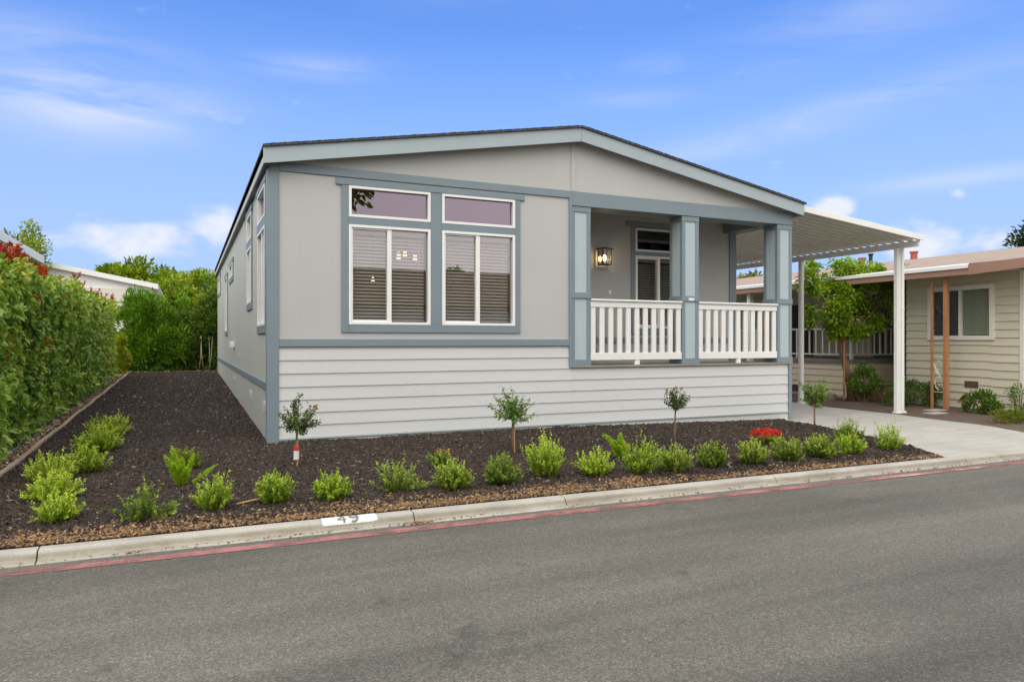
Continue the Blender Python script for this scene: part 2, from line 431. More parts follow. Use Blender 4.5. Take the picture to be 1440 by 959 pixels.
def leaves(name, P, D, L, W, tint, mat, parent=None, up=None, fold=0.25, curl=0.15, **kw):
    V, F = leaf_arrays(P, D, L, W, up, fold, curl)
    return np_mesh(name, V, F, mat, parent, np.repeat(tint, 6), **kw)

def struct(o): o['kind'] = 'structure'; return o

# ------------------------------------------------------------------ terrain heights
def gz(x, y):
    s = min(1, max(0, (x - 3.5) / 5)); s = s * s * (3 - 2 * s)
    f = 0 if y > -0.5 else min(1, (-0.5 - y) / 3.4)
    z = min(-0.08 * s, -0.055 * f) if s < 0.999 else -0.08 + 0.02 * f
    if x < 4: z += 0.0155 * max(0, min(y, 22)) * min(1, (4 - x) / 3)
    return z
def kerb_y(x): return -3.86 - 0.0105 * (x + 2)      # back edge of the kerb
ST = -0.12                                           # street level
BED = [(8.45, 0.0), (8.33, -0.55), (8.2, -1.1), (8.06, -1.49), (7.95, -2.08), (7.8, -2.45), (7.53, -3.05), (7.06, -3.88)]
def bed_x(y):
    if y >= 0: return 8.45
    for (x0, y0), (x1, y1) in zip(BED, BED[1:]):
        if y >= y1: return x0 + (x1 - x0) * (y0 - y) / (y0 - y1)
    return 7.04
def edge_x(y): return -2.655 - 0.0035 * y            # edging board

def strip(name, ys, xl, xr, nx, zf, mat, **kw):
    V = []; F = []
    for y in ys:
        a, b = xl(y), xr(y)
        for k in range(nx + 1):
            x = a + (b - a) * k / nx
            yy = y(x) if callable(y) else y
            V.append((x, yy, zf(x, yy)))
    for j in range(len(ys) - 1):
        for k in range(nx):
            i = j * (nx + 1) + k
            F.append((i, i + 1, i + nx + 2, i + nx + 1))
    me = bpy.data.meshes.new(name); me.from_pydata(V, [], F); me.update()
    me.polygons.foreach_set('use_smooth', [True] * len(F))
    o = link_mesh(name, me, mat, **kw)
    return struct(o)

def mz(x, y):
    k = noise.noise(Vector((x * 1.3, y * 1.3, 0))) * 0.016 + noise.noise(Vector((x * 4, y * 4, 3))) * 0.008
    edge = min(1, max(0, (y - kerb_y(x)) / 0.25))
    return gz(x, y) + k * edge + 0.012 * edge

MB().box(-300, 300, -300, 300, -0.6, -0.165).build('ground', M['dirt']); struct(bpy.data.objects['ground'])
# the street
strip('street', [-11.2, lambda x: kerb_y(x) - 0.170], lambda y: -120, lambda y: 120, 24, lambda x, y: ST, M['asphalt'])
# yard behind / beside (dry ground under hedge and neighbours)
MB().box(-60, -2.9, -3.95, 90, -0.16, -0.03).build('side_yard', M['dirt']); struct(bpy.data.objects['side_yard'])
strip('mulch_bed', [(lambda x: kerb_y(x) + 0.005)] + [-3.75 + 0.13 * k for k in range(31)], lambda y: edge_x(-3 if callable(y) else y),
      lambda y: bed_x(-3.88 if callable(y) else y), 90, mz, M['mulch'])
strip('side_mulch_bed', [0.02 + 0.35 * k for k in range(49)], lambda y: edge_x(y), lambda y: 0.25, 20, lambda x, y: mz(x, y) + 0.004, M['mulch'])
strip('gravel_strip', [-3.9 + 0.5 * k for k in range(46)], lambda y: -4.6, lambda y: edge_x(y) - 0.02, 10, lambda x, y: gz(x, y) - 0.005, M['gravel'])
DRV = [(-3.98, 12.2), (-3.6, 11.2), (-2.85, 10.5), (-2.26, 10.79), (-1.76, 10.95), (-0.77, 11.1), (-0.2, 11.28), (0.9, 11.3), (1.6, 11.32), (2.6, 11.6), (16, 11.9)]
DRV[:3] = [(-3.98, 11.0), (-3.4, 10.6), (-2.85, 10.45)]
def drv_x(y):
    for (y0, x0), (y1, x1) in zip(DRV, DRV[1:]):
        if y <= y1: return x0 + (x1 - x0) * (max(y, y0) - y0) / (y1 - y0)
    return 11.9
def drz(x, y): return gz(max(x, 8.6), y) + 0.0
ys = [lambda x: kerb_y(x) + 0.004] + [-3.85 + 0.2 * k for k in range(100)]
strip('driveway', ys, lambda y: (bed_x(-3.88 if callable(y) else y) - 0.06) if callable(y) or y < 0 else 8.3,
      lambda y: drv_x(-3.98 if callable(y) else y), 12, lambda x, y: drz(x, y) - 0.012, M['concrete'])
strip('garden_bed', ys, lambda y: drv_x(-3.98 if callable(y) else y) + 0.0, lambda y: 40, 30,
      lambda x, y: -0.083 + 0.02 * noise.noise(Vector((x * 1.5, y * 1.5, 5))), M['soil'])

# kerb: rolled profile, cast in lengths with open joints
def kerb():
    prof = [(0.0, -0.17), (0.0, -0.053), (0.02, -0.046), (0.080, -0.049), (0.100, -0.056), (0.112, -0.070), (0.126, -0.099), (0.145, -0.109), (0.19, -0.1155), (0.192, -0.17)]
    joints = [-30 + 3 * k for k in range(10)] + [-1.9, 0.604, 1.953, 4.32, 7.19, 7.84, 10.4, 13] + [16 + 3 * k for k in range(15)]
    mb = MB()
    for a, b in zip(joints, joints[1:]):
        a += 0.004; b -= 0.004
        pts = [(a, kerb_y(a) - d, z) for d, z in prof]
        mb.prism(pts, (b - a, kerb_y(b) - kerb_y(a), 0))
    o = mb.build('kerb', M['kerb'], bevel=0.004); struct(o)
    # painted address panel and its digits
    P = prof[1:-1]
    def offs(l):
        out = []
        for i, (p, z) in enumerate(P):
            (pa, za), (pb, zb) = P[max(i - 1, 0)], P[min(i + 1, len(P) - 1)]
            t = Vector((pb - pa, zb - za)).normalized(); out.append((p - t.y * l, z + t.x * l))
        return out
    def kpt(x, s, lift):
        """point at fraction s of the way down the kerb section, lifted off its surface"""
        Q = offs(lift)
        ln = [0]
        for (pa, za), (pb, zb) in zip(P, P[1:]): ln.append(ln[-1] + math.hypot(pb - pa, zb - za))
        for i in range(len(P) - 1):
            if s <= ln[i + 1]:
                f = (s - ln[i]) / (ln[i + 1] - ln[i])
                d = Q[i][0] + (Q[i + 1][0] - Q[i][0]) * f; z = Q[i][1] + (Q[i + 1][1] - Q[i][1]) * f
                return (x, kerb_y(x) - d, z)
    V = []; F = []
    ds = [0.012 + 0.0082 * k for k in range(16)]
    nx = 16
    for j, d in enumerate(ds):
        for k in range(nx + 1):
            x = -0.10 + 0.415 * k / nx
            if j == len(ds) - 1: x = -0.085 + 0.36 * k / nx
            V.append(kpt(x, d, 0.0025))
    for j in range(len(ds) - 1):
        for k in range(nx):
            i = j * (nx + 1) + k; F.append((i, i + 1, i + nx + 2, i + nx + 1))
    me = bpy.data.meshes.new('number_panel'); me.from_pydata(V, [], F); me.update()
    p = link_mesh('number_panel', me, M['number_paint'], o)
    def stroke(mbv, mbf, line, x0, wd=0.0075):
        """flat painted brush stroke laid over the kerb section; line in digit units (0..1 across, 0..1 down)"""
        P2 = [(x0 + u * 0.062, 0.034 + v * 0.088) for u, v in line]
        pts = []
        for (xa, sa), (xb, sb) in zip(P2, P2[1:]):
            m = max(2, int(math.hypot(xb - xa, sb - sa) / 0.003))
            pts += [(xa + (xb - xa) * k / m, sa + (sb - sa) * k / m) for k in range(m)]
        pts.append(P2[-1])
        base = len(mbv)
        for i, (x, q) in enumerate(pts):
            xa, qa = pts[max(i - 1, 0)]; xb, qb = pts[min(i + 1, len(pts) - 1)]
            t = Vector((xb - xa, qb - qa)).normalized(); n = Vector((-t.y, t.x)) * wd
            for k in (-1, -0.33, 0.33, 1): mbv.append(kpt(x + n.x * k, q + n.y * k, 0.0045 + 0.0002 * len(line)))
        for i in range(len(pts) - 1):
            for k in range(3):
                j = base + i * 4 + k; mbf.append((j, j + 1, j + 5, j + 4))
    nine = [(0.96, 0.30), (0.9, 0.12), (0.7, 0.01), (0.4, 0.0), (0.14, 0.1), (0.04, 0.3), (0.14, 0.5), (0.4, 0.58), (0.7, 0.54), (0.9, 0.42), (0.96, 0.30), (0.95, 0.55), (0.85, 0.8), (0.65, 0.95), (0.4, 1.0), (0.15, 0.94)]
    for strokes, x0 in (([[(0.72, 0.0), (0.72, 1.0)], [(0.66, 0.0), (0.0, 0.66), (0.2, 0.68), (1.0, 0.68)]], 0.018), ([nine], 0.108)):
        V = []; F = []
        for l in strokes: stroke(V, F, l, x0)
        me = bpy.data.meshes.new('house_number'); me.from_pydata(V, [], F); me.update()
        link_mesh('house_number', me, M['digit'], p)
    return o
kerb()
# red no-parking stripe on the street
strip('red_line', [lambda x: kerb_y(x) - 0.395 + 0.004 * math.sin(x * 2.1), lambda x: kerb_y(x) - 0.285 + 0.006 * math.sin(x * 1.3)], lambda y: -30, lambda y: 60, 300, lambda x, y: ST + 0.004, M['red_line'])
strip('faded_line', [lambda x: kerb_y(x) - 0.395, lambda x: kerb_y(x) - 0.345], lambda y: 4.9, lambda y: 7.6, 30, lambda x, y: ST + 0.008, M['pink_line'])
# far side of the street, behind the camera
MB().box(-120, 120, -11.45, -11.2, -0.3, 0.0).build('far_kerb', M['kerb'], bevel=0.03); struct(bpy.data.objects['far_kerb'])
MB().box(-120, 120, -60, -11.45, -0.3, -0.02).build('far_verge', M['dirt']); struct(bpy.data.objects['far_verge'])
#SECTION2
# ------------------------------------------------------------------ the manufactured home
HX0, HX1, HY1 = -0.09, 8.67, 16.4
home = thing('manufactured_home', 'light grey house with slate blue trim, corner porch and low gable roof behind dark mulch', 'house', (4.29, 8.2, 0))
def zr(x): return 4.475 - 0.775 * abs(x - 4.33) / 4.43     # top of the rake fascia

def wall_grid(mb, mapf, us, zs, holes):
    """boxes covering us[0]..us[-1] x zs[0]..zs[-1] except the holes (u0,u1,z0,z1)"""
    U = sorted(set(us + [h[i] for h in holes for i in (0, 1)]))
    Z = sorted(set(zs + [h[i] for h in holes for i in (2, 3)]))
    for a, b in zip(U, U[1:]):
        z = 0
        while z < len(Z) - 1:
            solid = not any(h[0] <= a + 1e-6 and b <= h[1] + 1e-6 and h[2] <= Z[z] + 1e-6 and Z[z + 1] <= h[3] + 1e-6 for h in holes)
            if solid: mapf(mb, a, b, Z[z], Z[z + 1])
            z += 1

# walls -------------------------------------------------------------
mb = MB()
wall_grid(mb, lambda m, a, b, c, d: m.box(a, b, 0.0, 0.12, c, d), [HX0, 4.255], [1.2, 3.37], [(0.88, 3.34, 1.485, 3.365)])
g = [(HX0, 0, 3.37), (4.255, 0, 3.37), (4.255, 0, 3.34), (HX1, 0, 3.34), (HX1, 0, zr(HX1) - 0.10), (4.33, 0, zr(4.33) - 0.10), (HX0, 0, zr(HX0) - 0.10)]
mb.prism(g, (0, 0.12, 0))
mb.box(HX0, 4.255, 0.03, 0.12, -0.2, 1.2); mb.box(4.255, HX1, 0.03, 0.12, -0.2, 0.895)
mb.build('front_wall', M['wall'], home)
mb = MB()
LW = [(0.28, 1.33, 1.50, 2.80), (0.28, 1.33, 2.92, 3.33), (2.45, 3.30, 1.90, 2.80), (2.45, 3.30, 2.92, 3.33), (7.45, 8.8, 2.74, 3.06), (9.75, 10.95, 1.54, 2.93), (14.0, 15.7, 2.80, 3.30)]
wall_grid(mb, lambda m, a, b, c, d: m.box(HX0, HX0 + 0.12, a, b, c, d), [0.12, HY1], [-0.2, 3.62], LW)
mb.build('side_wall', M['wall'], home)
mb = MB(); mb.box(HX1 - 0.12, HX1, 1.52, HY1, -0.2, 3.62); mb.box(HX0 + 0.12, HX1 - 0.12, HY1 - 0.12, HY1, -0.2, 3.62)
mb.build('rear_wall', M['wall'], home)
mb = MB()
wall_grid(mb, lambda m, a, b, c, d: m.box(a, b, 1.4, 1.52, c, d), [4.255, HX1], [0.85, 3.58], [(6.32, 7.32, 1.50, 3.36)])
mb.box(4.255, 4.375, 0.12, 1.4, 0.85, 3.58)
mb.build('porch_wall', M['wall'], home)
mb = MB(); mb.box(4.375, HX1, 0.33, 1.4, 3.553, 3.60); mb.build('porch_ceiling', M['soffit'], home)
# rooms behind the glass
mb = MB(); mb.box(HX0 + 0.12, 8.5, 1.55, 6.5, 0.78, 0.88); mb.box(HX0 + 0.12, 4.25, 0.13, 1.55, 0.78, 0.88)
mb.box(HX0 + 0.12, 8.5, 6.5, 6.6, 0.88, 3.58); mb.box(HX0 + 0.12, 8.5, 1.55, 6.6, 3.59, 3.65); mb.box(HX0 + 0.12, 4.25, 0.13, 1.55, 3.59, 3.65)
mb.build('interior_room', M['room'], home)

# lap siding ----------------------------------------------------------
def laps(mb, edges, x0, x1, depth=0.013):
    for zt, zb in zip(edges, edges[1:]):
        mb.prism([(x0, 0.03, zt), (x0, 0.006, zt), (x0, 0.006 - depth, zb + 0.002), (x0, 0.03, zb + 0.002)], (x1 - x0, 0, 0))
E1 = [1.226, 1.052, 0.882, 0.712, 0.546, 0.382, 0.220, 0.062]
mb = MB(); laps(mb, E1, 0.036, 4.256); laps(mb, [0.893] + E1[3:], 4.258, 8.60)
mb.build('lap_siding', M['lap'], home)
mb = MB(); mb.box(0.036, 8.60, -0.004, 0.03, -0.2, 0.06); mb.build('base_board', M['lap'], home)
mb = MB(); mb.box(0.036, 8.60, -0.026, 0.0, 0.045, 0.061); mb.build('base_flashing', M['fascia'], home, bevel=0.003)

# trim boards ------------------------------------------------------------
def board(name, *b, mat='trim', bevel=0.004):
    return MB().box(*b).build(name, M[mat], home, bevel=bevel)
mb = MB(); mb.box(HX0 - 0.022, 0.034, -0.024, 0.0, -0.12, 3.62); mb.box(HX0 - 0.022, HX0, 0.0, 0.10, -0.12, 3.50)
mb.build('corner_board', M['trim'], home, bevel=0.003)
board('corner_board', 8.604, HX1 + 0.004, -0.024, 0.03, -0.06, 0.893)
board('belt_board', 0.036, 4.236, -0.024, 0.0, 1.228, 1.325)
board('band_board', 0.036, 4.250, -0.024, 0.0, 3.445, 3.553)
board('belt_board', HX0 - 0.022, HX0, 0.102, HY1, 0.68, 0.772)
board('belt_board', 4.376, 8.50, 1.378, 1.4, 1.262, 1.362)
board('gable_batten', 4.245, 4.315, -0.016, 0.0, 3.556, 4.36, mat='wall')
board('corner_board', 8.51, HX1 + 0.004, 1.376, 1.54, 0.93, 3.552)
board('corner_board', 4.205, 4.256, -0.026, 0.0, 0.90, 3.552)

# porch beams, deck, columns, railing -------------------------------------
mb = MB(); mb.box(4.252, 8.685, -0.030, 0.32, 3.335, 3.552); mb.box(8.37, 8.672, 0.321, 1.40, 3.36, 3.552)
mb.build('porch_beam', M['trim'], home, bevel=0.004)
mb = MB(); mb.box(4.26, 8.66, 0.03, 1.4, 0.80, 0.912); mb.build('porch_floor', M['deck'], home)
board('deck_edge', 4.25, 8.69, -0.034, 0.028, 0.896, 0.926, mat='deck')
def column(x0):
    x1, y0, y1 = x0 + 0.31, 0.0, 0.31
    c = MB().box(x0, x1, y0, y1, 0.93, 3.334).build('porch_column', M['column'], home)
    for a in (x0, x1 - 0.05):
        for b in (y0, y1 - 0.05):
            MB().box(a - 0.012 * (a == x0), a + 0.05 + 0.012 * (a != x0), b - 0.012 * (b == y0), b + 0.05 + 0.012 * (b != y0), 1.02, 3.25).build('column_edge_strip', M['trim'], c, bevel=0.003)
    for nm, za, zb, pr in (('column_base', 0.927, 1.02, 0.02), ('column_band', 1.945, 2.035, 0.022), ('column_cap', 3.25, 3.333, 0.016)):
        MB().box(x0 - pr, x1 + pr, y0 - pr, y1 + pr, za, zb).build(nm, M['trim'], c, bevel=0.004)
    return c
column(4.258); cB = column(6.315); column(8.36)
MB().box(6.42, 6.53, -0.030, -0.021, 1.955, 2.0).build('column_plaque', M['white'], cB, bevel=0.002)
def railing(x0, x1, n):
    r = MB().box(x0, x1, -0.004, 0.052, 1.82, 1.912).build('porch_railing', M['white'], home, bevel=0.004)
    MB().box(x0 - 0.002, x1 + 0.002, -0.03, 0.08, 1.914, 1.944).build('rail_cap', M['white'], r, bevel=0.006)
    MB().box(x0, x1, -0.006, 0.054, 1.005, 1.118).build('bottom_rail', M['white'], r, bevel=0.004)
    w = 0.085; st = (x1 - x0 - w - 0.02) / (n - 1)
    for k in range(n):
        a = x0 + 0.01 + k * st
        MB().box(a, a + w, 0.006, 0.040, 1.119, 1.819).build('baluster', M['white'], r, bevel=0.004)
    m = (x0 + x1) / 2
    MB().box(m - 0.045, m + 0.045, 0.0, 0.05, 0.927, 1.004).build('rail_foot', M['white'], r, bevel=0.004)
railing(4.585, 6.298, 11); railing(6.64, 8.345, 11)

# roof -----------------------------------------------------------------
XL, XR, YF, YB = -0.165, 8.80, -0.175, HY1 + 0.25
def roof_prism(mb, top, th, y0, y1, xl=XL, xr=XR):
    a = [(xl, y0, zr(xl) + top), (4.33, y0, zr(4.33) + top), (xr, y0, zr(xr) + top), (xr, y0, zr(xr) + top - th), (4.33, y0, zr(4.33) + top - th), (xl, y0, zr(xl) + top - th)]
    mb.prism(a, (0, y1 - y0, 0))
mb = MB(); roof_prism(mb, -0.003, 0.11, YF + 0.026, YB)
mb.build('soffit', M['soffit'], home)
mb = MB(); roof_prism(mb, 0.028, 0.030, YF - 0.03, YB + 0.03, XL - 0.006, XR + 0.03)
rf = mb.build('roof', M['shingle'], home)
# lapped shingle ends that break the rake line
mb = MB()
for k in range(64):
    x = XL + 0.02 + (XR - XL - 0.1) * k / 64
    h = 0.002 + 0.005 * random.random()
    xe = x + 0.12
    if (x - 4.33) * (xe - 4.33) < 0: continue
    mb.prism([(x, YF - 0.034, zr(x) + 0.027), (xe, YF - 0.034, zr(xe) + 0.027), (xe, YF - 0.034, zr(xe) + 0.029 + h * (x < 4.33)), (x, YF - 0.034, zr(x) + 0.029 + h * (x > 4.33))], (0, 0.35, 0))
mb.build('ridge_shingles', M['shingle'], rf)
for s in (0, 1):
    xa, xb = ((XL, 4.328), (4.332, XR))[s]
    MB().prism([(xa, YF, zr(xa) - 0.004), (xb, YF, zr(xb) - 0.004), (xb, YF, zr(xb) - 0.205), (xa, YF, zr(xa) - 0.205)], (0, 0.024, 0)).build('rake_fascia', M['fascia'], home, bevel=0.003)
MB().box(XL, XL + 0.022, YF + 0.025, YB, zr(XL) - 0.205, zr(XL) - 0.003).build('eave_fascia', M['wall'], home, bevel=0.003)
MB().box(XL + 0.002, HX0 - 0.001, YF + 0.03, YB, zr(XL) - 0.225, zr(XL) - 0.207).build('eave_shadow_strip', M['black_metal'], home, bevel=0.003)  # black strip standing in for the soffit shadow below the eave
MB().box(XR - 0.022, XR, YF + 0.025, YB, zr(XR) - 0.205, zr(XR) - 0.003).build('eave_fascia', M['fascia'], home, bevel=0.003)

# windows ---------------------------------------------------------------
def mapper(kind):
    if kind == 'front': return lambda u0, u1, d0, d1, z0, z1: (u0, u1, -d1, -d0, z0, z1)
    if kind == 'porch': return lambda u0, u1, d0, d1, z0, z1: (u0, u1, 1.4 - d1, 1.4 - d0, z0, z1)
    return lambda u0, u1, d0, d1, z0, z1: (HX0 - d1, HX0 - d0, u0, u1, z0, z1)

def sash_unit(parent, mp, u0, u1, z0, z1, slider=False, transom=False, blinds=True, fw=0.036, mid=None):
    f = MB()
    f.box(*mp(u0, u0 + fw, -0.07, 0.026, z0, z1)); f.box(*mp(u1 - fw, u1, -0.07, 0.026, z0, z1))
    f.box(*mp(u0 + fw, u1 - fw, -0.07, 0.0255, z0, z0 + fw)); f.box(*mp(u0 + fw, u1 - fw, -0.07, 0.0255, z1 - fw, z1))
    if slider:
        m = mid or (u0 + u1) / 2
        f.box(*mp(m - 0.03, m + 0.03, -0.05, 0.012, z0 + fw, z1 - fw))
        # sliding leaf on the left: its own slim rails
        a, b, c, d = u0 + fw, m - 0.03, z0 + fw, z1 - fw
        f.box(*mp(a, a + 0.022, -0.03, 0.004, c, d)); f.box(*mp(a + 0.022, b, -0.03, 0.0035, c, c + 0.026)); f.box(*mp(a + 0.022, b, -0.03, 0.0035, d - 0.022, d))
    f.build('window_frame', M['vinyl'], parent, bevel=0.003)
    g = MB()
    x = mp(u0 + fw, u1 - fw, -0.034, -0.030, z0 + fw, z1 - fw)
    g.box(*x).build('pane', M['glass_transom' if transom else 'glass'], parent)
    if slider and blinds:
        s = MB(); z = z0 + 0.07
        while z < z1 - 0.12:
            a = mp(u0 + fw + 0.02, u1 - fw - 0.02, -0.155, -0.105, z, z + 0.003)
            # slats tipped a little
            x0, x1, y0, y1, za, zb = a
            if y1 - y0 < x1 - x0:
                s.prism([(x0, y0, z - 0.016), (x0, y1, z + 0.016), (x0, y1, z + 0.019), (x0, y0, z - 0.013)], (x1 - x0, 0, 0))
            else:
                s.prism([(x1, y0, z + 0.006), (x0, y0, z - 0.006), (x0, y0, z - 0.003), (x1, y0, z + 0.009)], (0, y1 - y0, 0))
            z += 0.0455
        s.box(*mp(u0 + fw + 0.015, u1 - fw - 0.015, -0.165, -0.10, z1 - 0.10, z1 - 0.04))
        for q in (0.12, 0.5, 0.88):
            uu = u0 + (u1 - u0) * q
            s.box(*mp(uu - 0.002, uu + 0.002, -0.104, -0.101, z0 + 0.06, z1 - 0.1))
        s.build('blind', M['blind'], parent)

def trim(parent, mp, boxes):
    t = MB()
    for b in boxes: t.box(*mp(*b))
    t.build('window_trim', M['trim'], parent, bevel=0.004)

mp = mapper('front')
w = MB().box(*mp(0.88, 3.34, -0.118, -0.112, 1.40, 1.484)).build('window', M['vinyl'], home)
trim(w, mp, [(0.744, 3.463, 0, 0.030, 3.342, 3.425), (0.815, 0.91, 0, 0.022, 1.412, 3.341), (3.31, 3.395, 0, 0.022, 1.412, 3.341),
             (2.031, 2.196, -0.06, 0.022, 1.517, 3.341), (0.911, 3.309, 0, 0.0215, 1.412, 1.516), (0.911, 2.030, -0.06, 0.0215, 2.832, 2.928), (2.197, 3.309, -0.06, 0.0215, 2.832, 2.928)])
sash_unit(w, mp, 0.911, 2.030, 2.929, 3.341, transom=True); sash_unit(w, mp, 2.197, 3.309, 2.929, 3.341, transom=True)
sash_unit(w, mp, 0.911, 2.030, 1.517, 2.831, slider=True, mid=1.455); sash_unit(w, mp, 2.197, 3.309, 1.517, 2.831, slider=True, mid=2.735)
mp = mapper('porch')
w = MB().box(*mp(6.33, 7.31, -0.118, -0.112, 1.42, 1.499)).build('window', M['vinyl'], home)
trim(w, mp, [(6.15, 7.50, 0, 0.03, 3.362, 3.45), (6.255, 6.345, 0, 0.022, 1.41, 3.361), (7.30, 7.39, 0, 0.022, 1.41, 3.361), (6.346, 7.299, 0, 0.0215, 1.41, 1.53), (6.346, 7.299, -0.06, 0.0215, 2.845, 2.92)])
sash_unit(w, mp, 6.346, 7.299, 2.921, 3.345, transom=True); sash_unit(w, mp, 6.346, 7.299, 1.531, 2.844, slider=True, mid=6.86)
mp = mapper('side')
for u0, u1, zb, zt, tr in ((0.28, 1.33, 1.50, 2.80, True), (2.45, 3.30, 1.90, 2.80, True), (7.45, 8.8, 2.74, 3.06, False), (9.75, 10.95, 1.54, 2.93, False), (14.0, 15.7, 2.80, 3.30, False)):
    w = MB().box(*mp(u0, u1, -0.119, -0.113, zb, zb + 0.02)).build('window', M['vinyl'], home)
    top = 3.34 if tr else zt
    bx = [(u0 - 0.16, u1 + 0.16, 0, 0.03, top + 0.001, top + 0.08), (u0 - 0.09, u0 - 0.001, 0, 0.022, zb - 0.1, top), (u1 + 0.001, u1 + 0.09, 0, 0.022, zb - 0.1, top), (u0, u1, 0, 0.0215, zb - 0.1, zb - 0.001)]
    if tr: bx.append((u0, u1, -0.06, 0.0215, 2.801, 2.919))
    trim(w, mp, bx)
    sash_unit(w, mp, u0 + 0.001, u1 - 0.001, zb, zt, slider=True, blinds=tr)
    if tr: sash_unit(w, mp, u0 + 0.001, u1 - 0.001, 2.92, 3.339, transom=True)

# small fittings on the walls
for y0, y1, za, zb in ((0.2, 0.6, 0.36, 0.51), (2.45, 2.85, 0.37, 0.51), (6.6, 7.2, 0.42, 0.53)):
    v = MB().box(HX0 - 0.012, HX0, y0, y1, za, zb).build('crawl_vent', M['lap'], home, bevel=0.004)
    s = MB()
    for k in range(5): s.box(HX0 - 0.018, HX0 - 0.0125, y0 + 0.03, y1 - 0.03, za + 0.02 + k * (zb - za - 0.04) / 5, za + 0.03 + k * (zb - za - 0.04) / 5)
    s.build('vent_grille', M['wall'], v)
MB().box(HX0 - 0.09, HX0, 7.0, 7.3, 1.16, 1.29).build('dryer_hood', M['white'], home, bevel=0.01)
MB().box(HX0 - 0.03, HX0, 5.4, 5.5, 0.95, 1.06).build('outlet_cover', M['wall'], home, bevel=0.005)
MB().box(5.78, 5.84, 1.385, 1.4, 2.13, 2.20).build('doorbell', M['vinyl'], home, bevel=0.004)
MB().box(5.52, 5.62, 1.36, 1.4, 1.06, 1.20).build('outlet_cover', M['fascia'], home, bevel=0.006)
# porch lantern
lx, ly, lz = 5.63, 1.28, 2.75
lan = MB().box(lx - 0.06, lx + 0.06, 1.385, 1.4, 2.66, 2.88).build('wall_lantern', M['black_metal'], home, bevel=0.004)
t = MB()
t.prism([(lx - 0.115, ly - 0.11, 2.895), (lx + 0.115, ly - 0.11, 2.895), (lx + 0.115, ly + 0.104, 2.895), (lx - 0.115, ly + 0.104, 2.895)], (0, 0, 0.022))
t.box(lx - 0.04, lx + 0.04, ly - 0.04, ly + 0.09, 2.918, 2.935)
t.build('lantern_top', M['black_metal'], lan, bevel=0.003)
t = MB()
for sx in (-1, 1):
    for sy in (-1, 1):
        cx, cy = lx + sx * 0.085, ly + sy * 0.08
        t.box(cx - 0.007, cx + 0.007, cy - 0.007, cy + 0.007, 2.64, 2.895)
t.box(lx - 0.092, lx + 0.092, ly - 0.087, ly + 0.087, 2.625, 2.64); t.box(lx - 0.03, lx + 0.03, ly + 0.088, 1.386, 2.72, 2.78)
t.build('lantern_cage', M['black_metal'], lan)
MB().box(lx - 0.078, lx + 0.078, ly - 0.073, ly + 0.073, 2.642, 2.892).build('lantern_glass', M['glass_clear'], lan)
t = MB(); t.tube([(lx, ly, 2.70), (lx, ly, 2.735), (lx, ly, 2.77), (lx, ly, 2.80)], [0.012, 0.028, 0.026, 0.008], 10)
t.build('lantern_bulb', M['bulb'], lan, smooth=True)

# lamps seen through the glass
def lamp_cluster(name, label, x, y, z, offs, rad):
    t = thing(name, label, 'lamp', (x, y, 3.58))
    MB().tube([(x, y, 3.585), (x, y, z + 0.15)], 0.012, 8).build('stem', M['black_metal'], t)
    for dx, dy, dz in offs:
        if dx or dy: MB().tube([(x, y, z + 0.16), (x + dx * 0.6, y + dy * 0.6, z + 0.05 + dz), (x + dx, y + dy, z + 0.08 + dz)], 0.009, 6).build('arm', M['black_metal'], t)
        MB().tube([(x + dx, y + dy, z + dz - 0.05), (x + dx, y + dy, z + dz - 0.02), (x + dx, y + dy, z + dz + 0.04), (x + dx, y + dy, z + dz + 0.07)], [rad, rad * 1.05, rad * 0.8, rad * 0.3], 12).build('lamp_shade', M['shade'], t, smooth=True)
lamp_cluster('chandelier', 'lit chandelier with three glass shades seen through the front window', 2.42, 2.5, 2.78, [(-0.13, 0.05, -0.02), (0.0, 0.12, 0.03), (0.13, -0.05, -0.05)], 0.036)
lamp_cluster('pendant_lamp', 'single small lit pendant lamp seen low behind the front window blinds', 2.19, 4.0, 2.45, [(0, 0, 0)], 0.034)

# ------------------------------------------------------------------ carport awning
car = thing('carport', 'white metal carport awning on two white posts over the concrete driveway', 'carport', (10.0, 2.0, -0.08))
AX0, AX1 = 8.74, 11.5
def az(x): return 3.60 - 0.151 * (x - AX0)
def ay(x): return -0.10 - 0.135 * (x - AX0)
prof = []; y = 0.02
while y < 5.5:
    prof += [(y, 0.0), (y + 0.076, 0.0), (y + 0.084, 0.085), (y + 0.174, 0.085), (y + 0.182, 0.0)]; y += 0.182
def sheet(x): return [(x, ay(x) + p, az(x) + q) for p, q in prof]
mb = MB(); a, b = sheet(AX0), sheet(AX1 - 0.02)
n = len(a); mb.v = a + b + [(x, y, z + 0.004) for x, y, z in a + b]
for k in range(n - 1):
    mb.f.append((k, k + 1, n + k + 1, n + k)); mb.f.append((2 * n + k, 3 * n + k, 3 * n + k + 1, 2 * n + k + 1))
mb.build('roof_panel', M['awning'], car)
MB().prism([(AX0, ay(AX0), az(AX0) - 0.01), (AX1, ay(AX1), az(AX1) - 0.01), (AX1, ay(AX1), az(AX1) + 0.095), (AX0, ay(AX0), az(AX0) + 0.095)], (0, 0.018, 0)).build('front_fascia', M['awning_white'], car, bevel=0.004)
bx = 11.42; zb = az(bx + 0.05) - 0.006
MB().box(bx + 0.005, bx + 0.05, ay(bx) + 0.04, 5.1, zb - 0.11, zb).build('beam', M['awning_white'], car, bevel=0.005)
MB().box(AX0 - 0.03, AX0 - 0.002, 0.3, 5.3, az(AX0) - 0.05, az(AX0) + 0.02).build('ledger', M['awning_white'], car)
